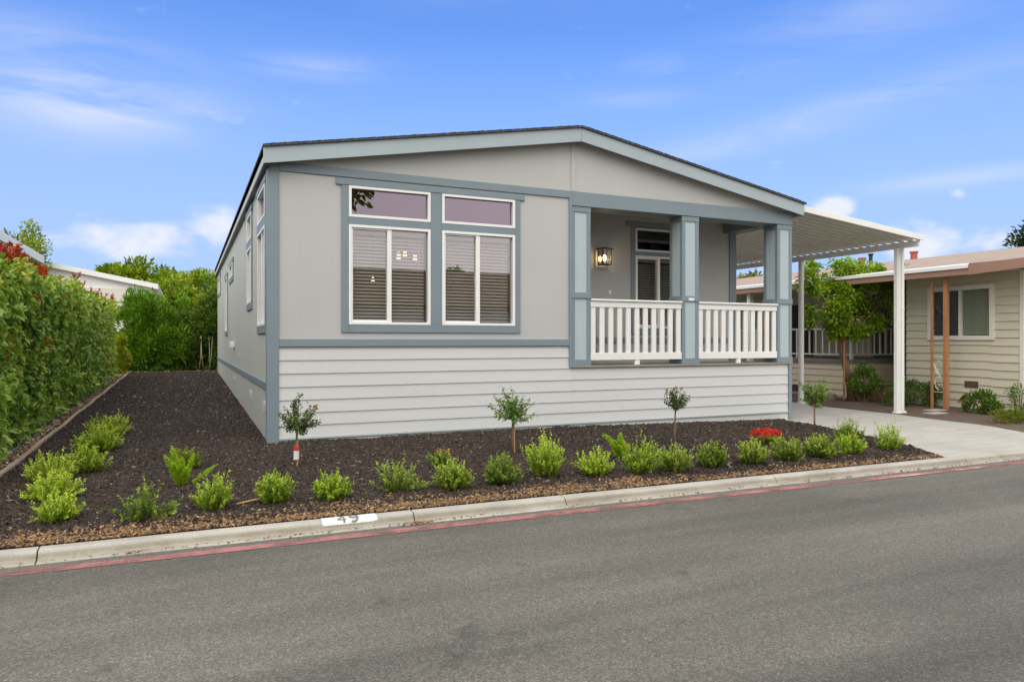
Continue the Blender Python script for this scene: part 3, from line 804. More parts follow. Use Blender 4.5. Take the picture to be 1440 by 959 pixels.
def post(x, y, w):
    z0, z1 = -0.09, zb - 0.112
    h = w / 2
    p = MB().box(x - h, x + h, y - h, y + h, z0, z1).build('post', M['awning_white'], car, bevel=0.008)
    rb = MB()
    for q in (-0.25, 0.25): rb.box(x + q * w - 0.012, x + q * w + 0.012, y - h - 0.008, y - h - 0.0005, z0 + 0.02, z1)
    for q in (-0.25, 0.25): rb.box(x - h - 0.008, x - h - 0.0005, y + q * w - 0.012, y + q * w + 0.012, z0 + 0.02, z1)
    rb.build('post_rib', M['awning_white'], p, bevel=0.003)
    MB().box(x - h - 0.02, x + h + 0.045, y - h - 0.02, y + h + 0.02, z0 - 0.005, z0 + 0.035).build('post_foot', M['awning_white'], p, bevel=0.008)
post(11.37, -0.02, 0.085); post(11.44, 2.40, 0.085)
ds = MB(); dxx, dyy = 11.445, -0.07
ds.box(dxx - 0.028, dxx + 0.028, dyy - 0.026, dyy + 0.026, -0.02, zb - 0.10)
ds.prism([(dxx - 0.028, dyy - 0.026, -0.021), (dxx + 0.028, dyy - 0.026, -0.021), (dxx + 0.10, dyy - 0.026, -0.055), (dxx + 0.10, dyy - 0.026, -0.082), (dxx - 0.028, dyy - 0.026, -0.082)], (0, 0.052, 0))
for zz in (0.6, 1.9): ds.box(dxx - 0.032, dxx + 0.032, dyy - 0.030, dyy + 0.03, zz, zz + 0.025)
ds.build('downspout', M['awning_white'], car, bevel=0.005)

# ------------------------------------------------------------------ beige neighbour house on the right
nb = thing('neighbour_house', 'beige house with rust coloured fascia, white window and railed porch beyond the driveway', 'house', (16, 3, -0.08))
NX = 13.6
def lapsX(mb, x, y0, y1, z0, z1, pitch=0.162, dep=0.022):
    z = z1
    while z > z0:
        b = max(z0, z - pitch)
        mb.prism([(x + 0.02, y0, z), (x, y0, z), (x - dep, y0, b + 0.002), (x + 0.02, y0, b + 0.002)], (0, y1 - y0, 0)); z = b
def lapsY(mb, y, x0, x1, z0, z1, pitch=0.162, dep=0.022):
    z = z1
    while z > z0:
        b = max(z0, z - pitch)
        mb.prism([(x0, y + 0.02, z), (x0, y, z), (x0, y - dep, b + 0.002), (x0, y + 0.02, b + 0.002)], (x1 - x0, 0, 0)); z = b
mb = MB()
WIN = (-0.42, 0.86, 1.38, 2.38)
lapsX(mb, NX, -0.95, WIN[0], -0.15, 2.66); lapsX(mb, NX, WIN[1], 1.44, -0.15, 2.66)
lapsX(mb, NX, WIN[0], WIN[1], -0.15, WIN[2]); lapsX(mb, NX, WIN[0], WIN[1], WIN[3], 2.66)
lapsY(mb, -0.99, NX + 0.03, 20.3, -0.15, 2.66)
mb.box(NX + 0.021, NX + 0.1, -0.95, WIN[0], -0.15, 2.66); mb.box(NX + 0.021, NX + 0.1, WIN[1], 1.44, -0.15, 2.66); mb.box(NX + 0.021, NX + 0.1, WIN[0], WIN[1], -0.15, WIN[2]); mb.box(NX + 0.021, NX + 0.1, WIN[0], WIN[1], WIN[3], 2.66)
mb.box(NX + 0.11, 20.3, -0.965, -0.88, -0.15, 2.66); mb.box(20.3, 20.4, -0.98, 14, -0.15, 2.66)
mb.box(NX + 0.101, 16.0, 1.36, 1.44, -0.15, 2.66)
lapsX(mb, 16.0, 1.45, 3.3, 0.2, 2.66); lapsX(mb, 16.0, 4.25, 6.25, 0.2, 2.66); lapsX(mb, 16.0, 7.7, 14, 0.2, 2.66); lapsX(mb, 16.0, 3.3, 4.25, 2.55, 2.66); lapsX(mb, 16.0, 6.25, 7.7, 2.4, 2.66)
mb.box(16.021, 16.1, 1.45, 3.3, 0.2, 2.66); mb.box(16.021, 16.1, 4.25, 6.25, 0.2, 2.66); mb.box(16.021, 16.1, 7.7, 14, 0.2, 2.66)
mb.prism([(NX + 0.12, -0.965, 2.665), (20.3, -0.965, 2.665), (20.3, -0.965, 2.69), (16.5, -0.965, 3.37), (NX + 0.12, -0.965, 2.84)], (0, 0.08, 0))
mb.build('wall', M['nb_wall'], nb)
MB().box(NX - 0.03, NX + 0.09, -1.03, -0.952, -0.15, 2.66).build('corner_board', M['nb_trim'], nb, bevel=0.004)
MB().box(NX - 0.028, NX + 0.10, 1.441, 1.52, 0.2, 2.66).build('corner_board', M['nb_dark'], nb, bevel=0.004, label='dark brown corner board beside the porch opening')
MB().box(NX - 0.03, NX - 0.02, -0.16, 0.12, 0.35, 0.48).build('crawl_vent', M['brown'], nb, bevel=0.003)
w = MB().box(NX + 0.09, NX + 0.10, WIN[0], WIN[1], WIN[2], WIN[2] + 0.02).build('window', M['nb_trim'], nb)
f = MB(); a, b, c, d = WIN
f.box(NX - 0.05, NX + 0.05, a - 0.06, a + 0.03, c - 0.06, d + 0.06); f.box(NX - 0.05, NX + 0.05, b - 0.03, b + 0.06, c - 0.06, d + 0.06)
f.box(NX - 0.05, NX + 0.05, a + 0.031, b - 0.031, c - 0.06, c + 0.03); f.box(NX - 0.05, NX + 0.05, a + 0.031, b - 0.031, d - 0.03, d + 0.06)
f.box(NX - 0.045, NX + 0.04, 0.19, 0.24, c + 0.031, d - 0.031)
f.build('window_frame', M['nb_trim'], w, bevel=0.004)
MB().box(NX + 0.02, NX + 0.024, a, b, c, d).build('pane', M['glass_plain'], w)
s = MB()
z = c + 0.05
while z < d - 0.04:
    s.prism([(NX + 0.07, a + 0.03, z), (NX + 0.085, a + 0.03, z + 0.03), (NX + 0.087, a + 0.03, z + 0.03), (NX + 0.072, a + 0.03, z)], (0, 0.6, 0)); z += 0.03
s.build('blind', M['green_blind'], w)
MB().box(NX + 0.12, NX + 0.13, a - 0.1, b + 0.1, c - 0.1, d + 0.1).build('curtain', M['nb_dark'], w)
# porch recess: glass door with a striped curtain, dark opening
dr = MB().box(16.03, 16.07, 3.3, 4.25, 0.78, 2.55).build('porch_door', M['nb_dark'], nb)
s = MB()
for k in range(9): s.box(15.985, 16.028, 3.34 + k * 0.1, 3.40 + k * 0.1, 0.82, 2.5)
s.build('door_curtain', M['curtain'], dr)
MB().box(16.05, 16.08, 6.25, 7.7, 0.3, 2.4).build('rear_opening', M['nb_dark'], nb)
# porch deck with skirting
mb = MB(); lapsX(mb, NX, 2.93, 12, -0.15, 0.76); lapsY(mb, 2.9, NX - 0.005, 16, -0.15, 0.76); mb.box(NX + 0.03, 16, 2.93, 12, 0.5, 0.758)
mb.build('porch_skirt', M['nb_skirt'], nb)
MB().box(NX - 0.06, 16, 2.84, 12, 0.762, 0.85).build('porch_floor', M['deck'], nb, bevel=0.005)
MB().box(NX - 0.035, NX - 0.025, 4.45, 4.75, -0.02, 0.16).build('crawl_vent', M['brown'], nb)
MB().box(14.0, 15.2, 1.6, 2.8, -0.1, 0.22).build('porch_step', M['brick'], nb, bevel=0.01)
rl = MB().box(NX - 0.02, NX + 0.02, 2.90, 9, 1.585, 1.625).build('porch_railing', M['nb_trim'], nb, bevel=0.003)
MB().box(NX + 0.021, 15.9, 2.885, 2.915, 1.585, 1.625).build('top_rail', M['nb_trim'], rl)
t = MB(); t.box(NX - 0.015, NX + 0.015, 2.9, 9, 0.95, 0.985); t.box(NX + 0.016, 15.9, 2.887, 2.913, 0.95, 0.985); t.build('bottom_rail', M['nb_trim'], rl)
for k in range(28):
    yy = 3.12 + 0.21 * k; lo = 0.851 if k % 8 == 7 else 0.986
    MB().box(NX - 0.014, NX + 0.014, yy - 0.02, yy + 0.02, lo, 1.584).build('baluster', M['nb_trim'], rl)
for k in range(11):
    xx = NX + 0.2 + 0.2 * k
    MB().box(xx - 0.02, xx + 0.02, 2.888, 2.912, 0.986, 1.584).build('baluster', M['nb_trim'], rl)
MB().box(NX - 0.03, NX + 0.03, 2.87, 2.93, 0.851, 1.583).build('rail_post', M['nb_trim'], rl)
# roof
EX = 12.75
mb = MB()
mb.prism([(EX, -0.5, 2.775), (16.5, -0.5, 3.47), (20.6, -0.5, 2.72), (20.6, -0.5, 2.64), (16.5, -0.5, 3.39), (EX, -0.5, 2.70)], (0, 15, 0))
mb.prism([(EX + 0.0, -1.62, 2.80), (16.5, -1.62, 3.50), (20.6, -1.62, 2.74), (20.6, -1.62, 2.66), (16.5, -1.62, 3.42), (EX, -1.62, 2.72)], (0, 1.118, 0))
rf = mb.build('roof', M['nb_shingle'], nb)
MB().box(EX - 0.03, EX + 0.0, -0.5, 14.4, 2.71, 2.782).build('drip_edge', M['white'], rf, bevel=0.004)
MB().prism([(EX - 0.012, -0.5, 2.777), (EX + 0.28, -0.5, 2.834), (EX + 0.28, -0.5, 2.829), (EX - 0.012, -0.5, 2.772)], (0, 14.9, 0)).build('edge_flashing', M['white'], rf)
for cx, yy, cap in ((16.45, 3.35, False), (16.45, 4.95, True)):
    fl = MB().tube([(cx, yy, 3.40), (cx, yy, 3.62)], 0.085, 14).build('flue', M['terracotta'], rf, smooth=False)
    MB().tube([(cx, yy, 3.621), (cx, yy, 3.66)], 0.11, 14).build('flue_cap', M['terracotta'], fl)
    if cap: MB().tube([(cx + 0.05, yy - 0.25, 3.43), (cx + 0.05, yy - 0.25, 3.68), (cx + 0.05, yy - 0.25, 3.75)], [0.05, 0.05, 0.08], 12).build('vent_pipe', M['black_metal'], rf)
MB().box(EX - 0.002, EX + 0.03, -0.5, 14.4, 2.585, 2.708).build('fascia', M['nb_fascia'], nb, bevel=0.004)
MB().prism([(EX - 0.02, -0.502, 2.575), (EX - 0.02, -1.66, 2.63), (EX - 0.02, -1.66, 2.815), (EX - 0.02, -0.502, 2.775)], (0.04, 0, 0)).build('fascia', M['nb_fascia'], nb, bevel=0.004)
MB().prism([(EX + 0.021, -1.66, 2.63), (16.5, -1.66, 3.33), (16.5, -1.66, 3.53), (EX + 0.021, -1.66, 2.82)], (0, 0.035, 0)).build('fascia', M['nb_fascia'], nb, bevel=0.004)
MB().box(EX + 0.031, 16, -0.95, 14, 2.662, 2.69).build('soffit', M['nb_wall'], nb)
def iron_post(y0, y1, x=12.97):
    p = MB().box(x - 0.042, x + 0.042, y1 - 0.042, y1 + 0.042, -0.1, 2.585).build('porch_post', M['nb_post'], nb, bevel=0.008)
    MB().box(x - 0.022, x + 0.022, y0 - 0.022, y0 + 0.022, -0.1, 2.585).build('post_bar', M['nb_post'], p, bevel=0.006)
    s = MB(); m = (y0 + y1) / 2; h = abs(y1 - y0) / 2 - 0.04
    for zc, sm in ((0.62, 'nb_trim'), (1.92, 'black_metal')):
        s = MB()
        for e in (-1, 1):                      # an S of two spirals
            pts = []
            for k in range(30):
                t_ = k / 29; rr = h * 0.95 * (1 - 0.72 * t_); an = -math.pi / 2 * e + e * (math.pi * 2.3) * t_ + (math.pi if e < 0 else 0)
                pts.append((x, m + rr * math.cos(an) * e, zc + e * 0.16 + rr * 1.5 * math.sin(an) * e * (1 if e > 0 else -1)))
            s.tube(pts, 0.010, 6)
        s.tube([(x, m - h, zc - 0.2), (x, m + h, zc + 0.2)], 0.010, 6)
        s.tube([(x, m - h - 0.03, zc - 0.36), (x, m + h + 0.03, zc - 0.36)], 0.008, 6); s.tube([(x, m - h - 0.03, zc + 0.36), (x, m + h + 0.03, zc + 0.36)], 0.008, 6)
        s.build('iron_scroll', M[sm], p, smooth=True)
iron_post(0.40, 0.10); iron_post(5.14, 4.95)
MB().box(12.9, 13.04, 5.57, 5.69, -0.1, 2.585).build('porch_post', M['nb_trim'], nb, bevel=0.005, label='white square porch post')

# ------------------------------------------------------------------ houses to the left and behind, and across the street
lh = thing('neighbour_house', 'pale house with wide eave showing just above the tall hedge', 'house', (-9, 5, 0))
mb = MB(); mb.box(-12.5, -5.4, -3, 13.0, -0.1, 3.42); mb.build('wall', M['far_beige'], lh)
mb = MB(); mb.prism([(-4.55, -3.5, 3.56), (-9, -3.5, 4.5), (-13.4, -3.5, 3.56), (-13.4, -3.5, 3.48), (-9, -3.5, 4.42), (-4.55, -3.5, 3.48)], (0, 17, 0)); mb.build('roof', M['awning'], lh)
MB().box(-4.6, -4.552, -3.5, 13.5, 3.40, 3.60).build('fascia', M['awning_white'], lh, bevel=0.006)
rh = thing('neighbour_house', 'white gabled house rising behind the hedge at the back of the side yard', 'house', (-8, 33, 0.3))
def rz(x): return 5.0 - 0.195 * abs(x + 8.2)
mb = MB(); mb.prism([(-14, 26.6, -0.1), (-2.55, 26.6, -0.1), (-2.55, 26.6, rz(-2.55) - 0.05), (-8.2, 26.6, 4.95), (-14, 26.6, rz(-14) - 0.05)], (0, 12, 0)); mb.build('wall', M['far_white'], rh)
MB().box(-14.0, -2.54, 26.54, 26.598, 3.05, 3.62).build('wall_band', M['far_beige'], rh)
t = MB()
for k in range(6): t.box(-14, -2.53, 26.585, 26.597, 3.66 + 0.2 * k, 3.68 + 0.2 * k) if False else None
mb = MB(); mb.prism([(-2.2, 26.42, rz(-2.2)), (-8.2, 26.42, 5.0), (-14.3, 26.42, rz(-14.3)), (-14.3, 26.42, rz(-14.3) - 0.06), (-8.2, 26.42, 4.94), (-2.2, 26.42, rz(-2.2) - 0.06)], (0, 13, 0)); mb.build('roof', M['awning_white'], rh)
for xa, xb in ((-2.2, -8.19), (-8.21, -14.3)):
    MB().prism([(xa, 26.36, rz(xa) + 0.02), (xb, 26.36, rz(xb) + 0.02), (xb, 26.36, rz(xb) - 0.20), (xa, 26.36, rz(xa) - 0.20)], (0, 0.05, 0)).build('rake_fascia', M['awning_white'], rh)
oh = thing('opposite_house', 'brown low house across the street, mirrored in the front windows', 'house', (4, -26, 0))
mb = MB(); mb.box(-11, 19, -31, -22, -0.1, 2.95); mb.build('wall', M['nb_skirt'], oh)
mb = MB(); mb.prism([(-11.5, -21.4, 2.9), (-11.5, -26.5, 5.0), (-11.5, -31.6, 2.9)], (31, 0, 0)); mb.build('roof', M['twig'], oh)
for x in (-7, -1, 6, 13):
    w = MB().box(x, x + 1.8, -21.99, -21.95, 0.9, 2.1).build('window', M['far_white'], oh)
    MB().box(x + 0.1, x + 1.7, -21.945, -21.93, 1.0, 2.0).build('pane', M['nb_dark'], w)
#SECTION3
# ------------------------------------------------------------------ planting
def sprigs(g, n, w, h, spread=1.0, spiky=0.12, per=26, lo=0.25):
    """leaf seats along n curved stems that fill a low rounded bush; returns stem curves, leaf bases, directions"""
    ph = g.uniform(0, 2 * np.pi, n)
    u = g.uniform(0, 1, n)
    th = np.arccos(1 - u * (1 - math.cos(R(82)))) * spread
    k = np.clip(1 + g.normal(0, spiky, n), 0.6, 1.4)
    lump = 1 + 0.13 * np.sin(ph * 3 + g.uniform(0, 6)) + 0.09 * np.sin(ph * 5 + g.uniform(0, 6))
    end = np.stack([w / 2 * np.sin(th) * np.cos(ph) * k * lump, w / 2 * np.sin(th) * np.sin(ph) * k * lump, h * (0.14 + 0.86 * np.cos(th) ** 0.8) * k], 1)
    base = np.stack([0.10 * w * np.cos(ph) * np.sqrt(u), 0.10 * w * np.sin(ph) * np.sqrt(u), np.zeros(n)], 1)
    mid = base * 0.4 + end * np.array([0.62, 0.62, 0.42]) + g.normal(0, 0.02, (n, 3))
    t = np.linspace(lo, 1.0, per)[None, :, None] + g.normal(0, 0.01, (n, per, 1))
    B0, B1, B2 = base[:, None], mid[:, None], end[:, None]
    P = (1 - t) ** 2 * B0 + 2 * t * (1 - t) * B1 + t * t * B2
    T = nrm(2 * (1 - t) * (B1 - B0) + 2 * t * (B2 - B1))
    return base, mid, end, P.reshape(-1, 3), T.reshape(-1, 3), np.tile(t[0, :, 0], n)

def shrub(label, x, y, w, h, group=None, mat='leaf_shrub', n=75, per=30, leaf=0.024, spread=1.0, spiky=0.13, name='shrub', cat='shrub', z=None, seed=None, ar=0.48):
    g = np.random.default_rng(seed if seed is not None else int(abs(x * 971 + y * 131) * 10) + 5)
    zz = mz(x, y) - 0.01 if z is None else z
    n = int(n * 1.3); w *= 0.84 if group == SIDE else 0.86; h *= 0.88; shift = np.random.default_rng(int(abs(x * 53 + y * 17) * 100)).uniform(-0.16, 0.13)
    t = thing(name, label, cat, (x, y, zz), group)
    base, mid, end, P, T, s = sprigs(g, n, w, h, spread, spiky, per)
    rad = nrm(np.cross(T, g.normal(size=T.shape)))
    D = T * 0.75 + rad * 0.75 + np.array([0, 0, 0.12])
    L = leaf * g.uniform(0.7, 1.25, len(P))
    tint = np.clip(g.normal(0.40, 0.17, len(P)) + 0.34 * (s > 0.84) + np.repeat(g.normal(0, 0.08, n), per) + shift, 0, 1)
    off = np.array([x, y, zz])
    P = P + off + rad * 0.002
    keep = P[:, 2] > zz + 0.012
    leaves('foliage', P[keep], D[keep], L[keep], L[keep] * ar, tint[keep], M[mat], t)
    mb = MB()
    for k in range(0, n, 2):
        mb.tube([base[k] + off, 0.3 * base[k] + 0.55 * mid[k] + 0.15 * end[k] + off, 0.25 * mid[k] * 0 + 0.5 * mid[k] + 0.5 * end[k] + off], [0.0035, 0.003, 0.0015], 4, False)
    mb.build('stems', M['twig'], t)
    return t

SIDE = 'bright shrubs in the row beside the edging board'
KERB = 'green shrubs planted along the kerb'
shrub('lime green shrub at the kerb end of the row beside the edging board', -1.90, -3.26, 0.37, 0.25, SIDE, n=95, per=24, leaf=0.022)
shrub('second lime green shrub from the kerb in the row beside the edging board', -2.03, -2.40, 0.46, 0.24, SIDE, n=100, leaf=0.022, spread=1.05)
shrub('third shrub from the kerb in the edging board row, broad with a long left sprig', -2.17, -1.62, 0.50, 0.27, SIDE, n=80, spiky=0.2)
shrub('tallest sprigged shrub in the middle of the edging board row', -1.93, -1.25, 0.40, 0.32, SIDE, n=75, spiky=0.16)
shrub('fifth shrub from the kerb in the edging board row, loose and yellow green', -1.95, 0.15, 0.58, 0.31, SIDE, n=95)
shrub('farthest shrub of the edging board row, deep in the side yard', -1.97, 1.45, 0.62, 0.33, SIDE, n=95)
shrub('wide sparse shrub with arms spread sideways, first along the kerb from the left', -1.30, -3.42, 0.52, 0.27, KERB, 'leaf_shrub_deep', n=34, spread=1.08, spiky=0.22, per=30)
shrub('kerb shrub with tall thin spikes in front of the strap leaved fern', -0.83, -3.35, 0.33, 0.31, KERB, 'leaf_shrub', n=55, spiky=0.24)
shrub('compact lime shrub in front of the rose tree with the taped stem', -0.37, -3.32, 0.34, 0.27, KERB, n=85)
shrub('small round lime shrub just above the painted house number', 0.08, -3.36, 0.34, 0.23, KERB, n=80)
shrub('spreading feathery shrub just right of the cracked kerb joint', 0.68, -3.24, 0.54, 0.31, KERB, 'leaf_shrub_deep', n=46, spiky=0.2, spread=1.05)
shrub('dense round shrub in front of the small red tipped plant', 1.15, -3.40, 0.39, 0.28, KERB, 'leaf_shrub_deep', n=100)
shrub('dense round shrub standing just left of the middle sapling stem', 1.65, -3.33, 0.39, 0.30, KERB, 'leaf_shrub_deep', n=95)
shrub('tallest kerb shrub, cone shaped, just right of the middle sapling stem', 2.15, -3.24, 0.42, 0.42, KERB, 'leaf_shrub', n=100, spiky=0.16, spread=0.92)
shrub('bristly shrub standing alone left of the pale arching fern', 2.65, -3.33, 0.39, 0.28, KERB, 'leaf_shrub', n=75, spiky=0.2)
shrub('upright spiky shrub just right of the pale arching fern', 3.09, -3.47, 0.37, 0.37, KERB, 'leaf_shrub', n=70, spiky=0.2)
shrub('broad shrub below the rose tree with dark red blooms', 3.50, -3.48, 0.44, 0.31, KERB, 'leaf_shrub_deep', n=85, spiky=0.18)
shrub('squarish shrub standing between the broad shrub and the red flowers', 4.03, -3.43, 0.37, 0.29, KERB, 'leaf_shrub_deep', n=75)
shrub('shrub just left of and below the red flowers', 4.53, -3.50, 0.36, 0.29, KERB, 'leaf_shrub_deep', n=80)
shrub('shrub right of and below the red flowers', 5.08, -3.45, 0.40, 0.28, KERB, 'leaf_shrub_deep', n=80, spiky=0.2)
shrub('dark round shrub in front of the pale sapling at the driveway', 5.56, -3.46, 0.39, 0.29, KERB, 'leaf_shrub_deep', n=90)
shrub('kerb shrub in front of another bush, second from the driveway end', 6.05, -3.46, 0.40, 0.25, KERB, 'leaf_shrub', n=75)
shrub('spiky bush set back behind the kerb row beside the driveway edge', 7.0, -2.62, 0.37, 0.33, None, 'leaf_shrub_deep', n=70, spiky=0.2)
shrub('pale tall sprigged shrub at the driveway end of the kerb row', 6.89, -3.30, 0.40, 0.36, KERB, 'leaf_shrub', n=65, spiky=0.22)

t = shrub('small orange tipped plant set back behind the dense round shrubs', 1.39, -2.36, 0.30, 0.20, None, 'leaf_shrub_deep', n=45, name='plant', cat='plant')
g = np.random.default_rng(3)
def blob_leaves(name, parent, c, r, n, L, mat, g, flat=0.3, up=0.5):
    d = nrm(g.normal(size=(n, 3)))
    P = np.array(c) + d * np.array(r) * g.uniform(0.75, 1.05, (n, 1))
    D = nrm(d + g.normal(0, 0.5, (n, 3)) + np.array([0, 0, up]))
    leaves(name, P, D, L * g.uniform(0.7, 1.3, n), L * 0.6 * g.uniform(0.7, 1.2, n), g.uniform(0, 1, n), M[mat], parent)
blob_leaves('new_leaves', t, (1.42, -2.37, mz(1.4, -2.4) + 0.155), (0.10, 0.10, 0.03), 34, 0.025, 'leaf_red', g)
# red flowers
fz = mz(5.7, -2.5)
t = shrub('low plant crowned with bright red flowers behind the kerb shrubs', 5.70, -2.5, 0.34, 0.15, None, 'leaf_shrub_deep', n=45, name='flowering_plant', cat='flowers')
for a, b in ((-0.17, 0.02), (-0.10, -0.06), (-0.06, 0.05), (-0.01, -0.03), (0.07, 0.06), (0.11, -0.05), (0.17, 0.01), (-0.12, 0.09)):
    c = np.array([5.70 + a, -2.5 + b, fz + 0.165 - 0.12 * abs(a) + g.uniform(-0.02, 0.02)])
    blob_leaves('bloom', t, c, (0.05, 0.05, 0.032), 60, 0.026, 'petal_red', g, up=0.6)

# foxtail ferns: plumed fronds
def frond_fern(name, label, x, y, fronds, mat='leaf_fern'):
    g = np.random.default_rng(int(abs(x * 100)) + 11)
    z = mz(x, y)
    t = thing(name, label, 'fern', (x, y, z))
    for (dx, dy, h, wd, bend) in fronds:
        b = np.array([x + dx * 0.25, y + dy * 0.25, z]); e = np.array([x + dx, y + dy, z + h])
        m = (b + e) / 2 + np.array([-dx * 0.2, -dy * 0.2, bend])
        n = 340; s = g.uniform(0.04, 1, n)[:, None]
        P = (1 - s) ** 2 * b + 2 * s * (1 - s) * m + s * s * e
        T = nrm(2 * (1 - s) * (m - b) + 2 * s * (e - m))
        rad = nrm(np.cross(T, g.normal(size=(n, 3))))
        prof = np.sin(np.pi * np.clip(s[:, 0] * 0.88 + 0.12, 0, 1)) ** 0.6
        L = wd * prof * g.uniform(0.8, 1.15, n) + 0.006
        leaves('frond', P, T * 0.75 + rad * 0.9, L, L * 0.16 + 0.002, np.clip(g.normal(0.5, 0.2, n), 0, 1), M[mat], t)
    return t
frond_fern('foxtail_fern', 'clump of thick upright pale green plumes with one frond leaning right', -1.06, -2.27,
           [(-0.15, 0.02, 0.29, 0.042, 0.03), (-0.09, 0.04, 0.37, 0.04, 0.02), (-0.08, -0.06, 0.23, 0.042, 0.02), (0.0, -0.03, 0.27, 0.042, 0.02), (0.04, -0.06, 0.18, 0.045, 0.01), (0.10, 0.0, 0.30, 0.036, 0.0), (0.30, -0.03, 0.19, 0.028, -0.02)])
frond_fern('foxtail_fern', 'pale fern with one frond arching far out to the left', 3.42, -2.62,
           [(-0.24, 0.0, 0.27, 0.04, 0.12), (-0.08, 0.02, 0.20, 0.05, 0.03), (0.0, 0.0, 0.29, 0.05, 0.02), (0.06, 0.03, 0.19, 0.05, 0.02), (0.10, -0.02, 0.15, 0.05, 0.02), (-0.04, -0.03, 0.15, 0.05, 0.02)])
shrub('low olive bush directly behind the upright foxtail fern', -1.03, -1.45, 0.34, 0.25, None, 'leaf_cover', n=70)

# ---- small standard trees
def standard_tree(name, label, x, y, htrunk, crown, n, mat, leaf, lean=0.0, extra=None, loose=0.35, trunk_r=0.012):
    g = np.random.default_rng(int(abs(x * 77)) + 3)
    z = mz(x, y)
    t = thing(name, label, 'small tree', (x, y, z), 'small standard trees in the mulch bed')
    MB().tube([(x, y, z - 0.02), (x + lean * 0.5, y, z + htrunk * 0.5), (x + lean, y, z + htrunk + 0.05)], [trunk_r * 1.15, trunk_r, trunk_r * 0.85], 10).build('trunk', M['bark'], t, smooth=True)
    c = np.array([x + lean, y, z + htrunk + crown[2]])
    mb = MB(); PP = []; DD = []
    for k in range(42):
        d = nrm(g.normal(size=3) + np.array([0, 0, 0.25]))
        e = c + d * np.array(crown) * g.uniform(0.55, 1.12 + loose * 0.2)
        s0 = np.array([x + lean, y, z + htrunk + 0.02])
        m = (s0 + e) / 2 + g.normal(0, 0.02, 3)
        mb.tube([s0, m, e], [0.005, 0.0035, 0.0015], 4, False)
        q = g.uniform(0.35, 1.05, n // 42)[:, None]
        P = s0 * (1 - q) ** 2 + 2 * q * (1 - q) * m + q * q * e + g.normal(0, 0.014, (len(q), 3))
        PP.append(P); DD.append(nrm(d + g.normal(0, 0.8, (len(q), 3))))
    mb.build('limbs', M['twig'], t)
    P = np.concatenate(PP); D = np.concatenate(DD)
    L = leaf * g.uniform(0.7, 1.3, len(P))
    leaves('crown', P, D, L, L * 0.6, np.clip(g.normal(0.5, 0.24, len(P)), 0, 1), M[mat], t)
    return t, c, z
t, c, z = standard_tree('rose_tree', 'small standard rose with red and white tape round its stem by the corner board', -0.005, -1.80, 0.36, (0.20, 0.19, 0.17), 1500, 'leaf_rose', 0.026, 0.02)
MB().tube([(0.012, -1.80, z + 0.02), (0.014, -1.80, z + 0.28)], 0.013, 8).build('stake', M['stake'], t)
MB().tube([(0.006, -1.80, z + 0.085), (0.008, -1.80, z + 0.175)], 0.028, 12).build('stem_tape', M['tape_white'], t, label='white tape round the stem')
MB().tube([(0.008, -1.80, z + 0.176), (0.010, -1.80, z + 0.225)], 0.028, 12).build('stem_tape', M['tape_red'], t, label='red tape round the stem')
blob_leaves('bloom', t, c + np.array([0.17, -0.05, 0.08]), (0.016, 0.016, 0.024), 40, 0.016, 'petal_rose', g)
t, c, z = standard_tree('sapling', 'small bare stemmed sapling with loose green crown before the middle of the lap siding', 2.43, -1.88, 0.38, (0.25, 0.22, 0.18), 1500, 'leaf_rose_pale', 0.028, -0.01)
MB().tube([(2.447, -1.872, z - 0.01), (2.442, -1.868, z + 0.37)], 0.012, 8).build('stake', M['stake'], t)
t, c, z = standard_tree('rose_tree', 'smallest standard rose, tight crown with dark red blooms on top', 4.665, -1.95, 0.42, (0.16, 0.14, 0.135), 1200, 'leaf_rose', 0.024, 0.025, loose=0.1)
MB().tube([(4.678, -1.945, z - 0.01), (4.69, -1.942, z + 0.31)], 0.010, 8).build('stake', M['stake'], t)
for o in ((-0.15, -0.03, 0.12), (0.02, 0.02, 0.15), (0.07, -0.03, 0.14), (-0.04, 0, 0.12)):
    blob_leaves('bloom', t, c + np.array(o), (0.016, 0.016, 0.02), 40, 0.016, 'petal_rose', g)
t, c, z = standard_tree('sapling', 'pale green sapling at the driveway edge beside the house corner', 7.59, -1.51, 0.40, (0.26, 0.22, 0.20), 1300, 'leaf_rose_pale', 0.032, 0.01)
MB().tube([(7.602, -1.50, z - 0.01), (7.602, -1.50, z + 0.40)], 0.011, 8).build('stake', M['stake'], t)

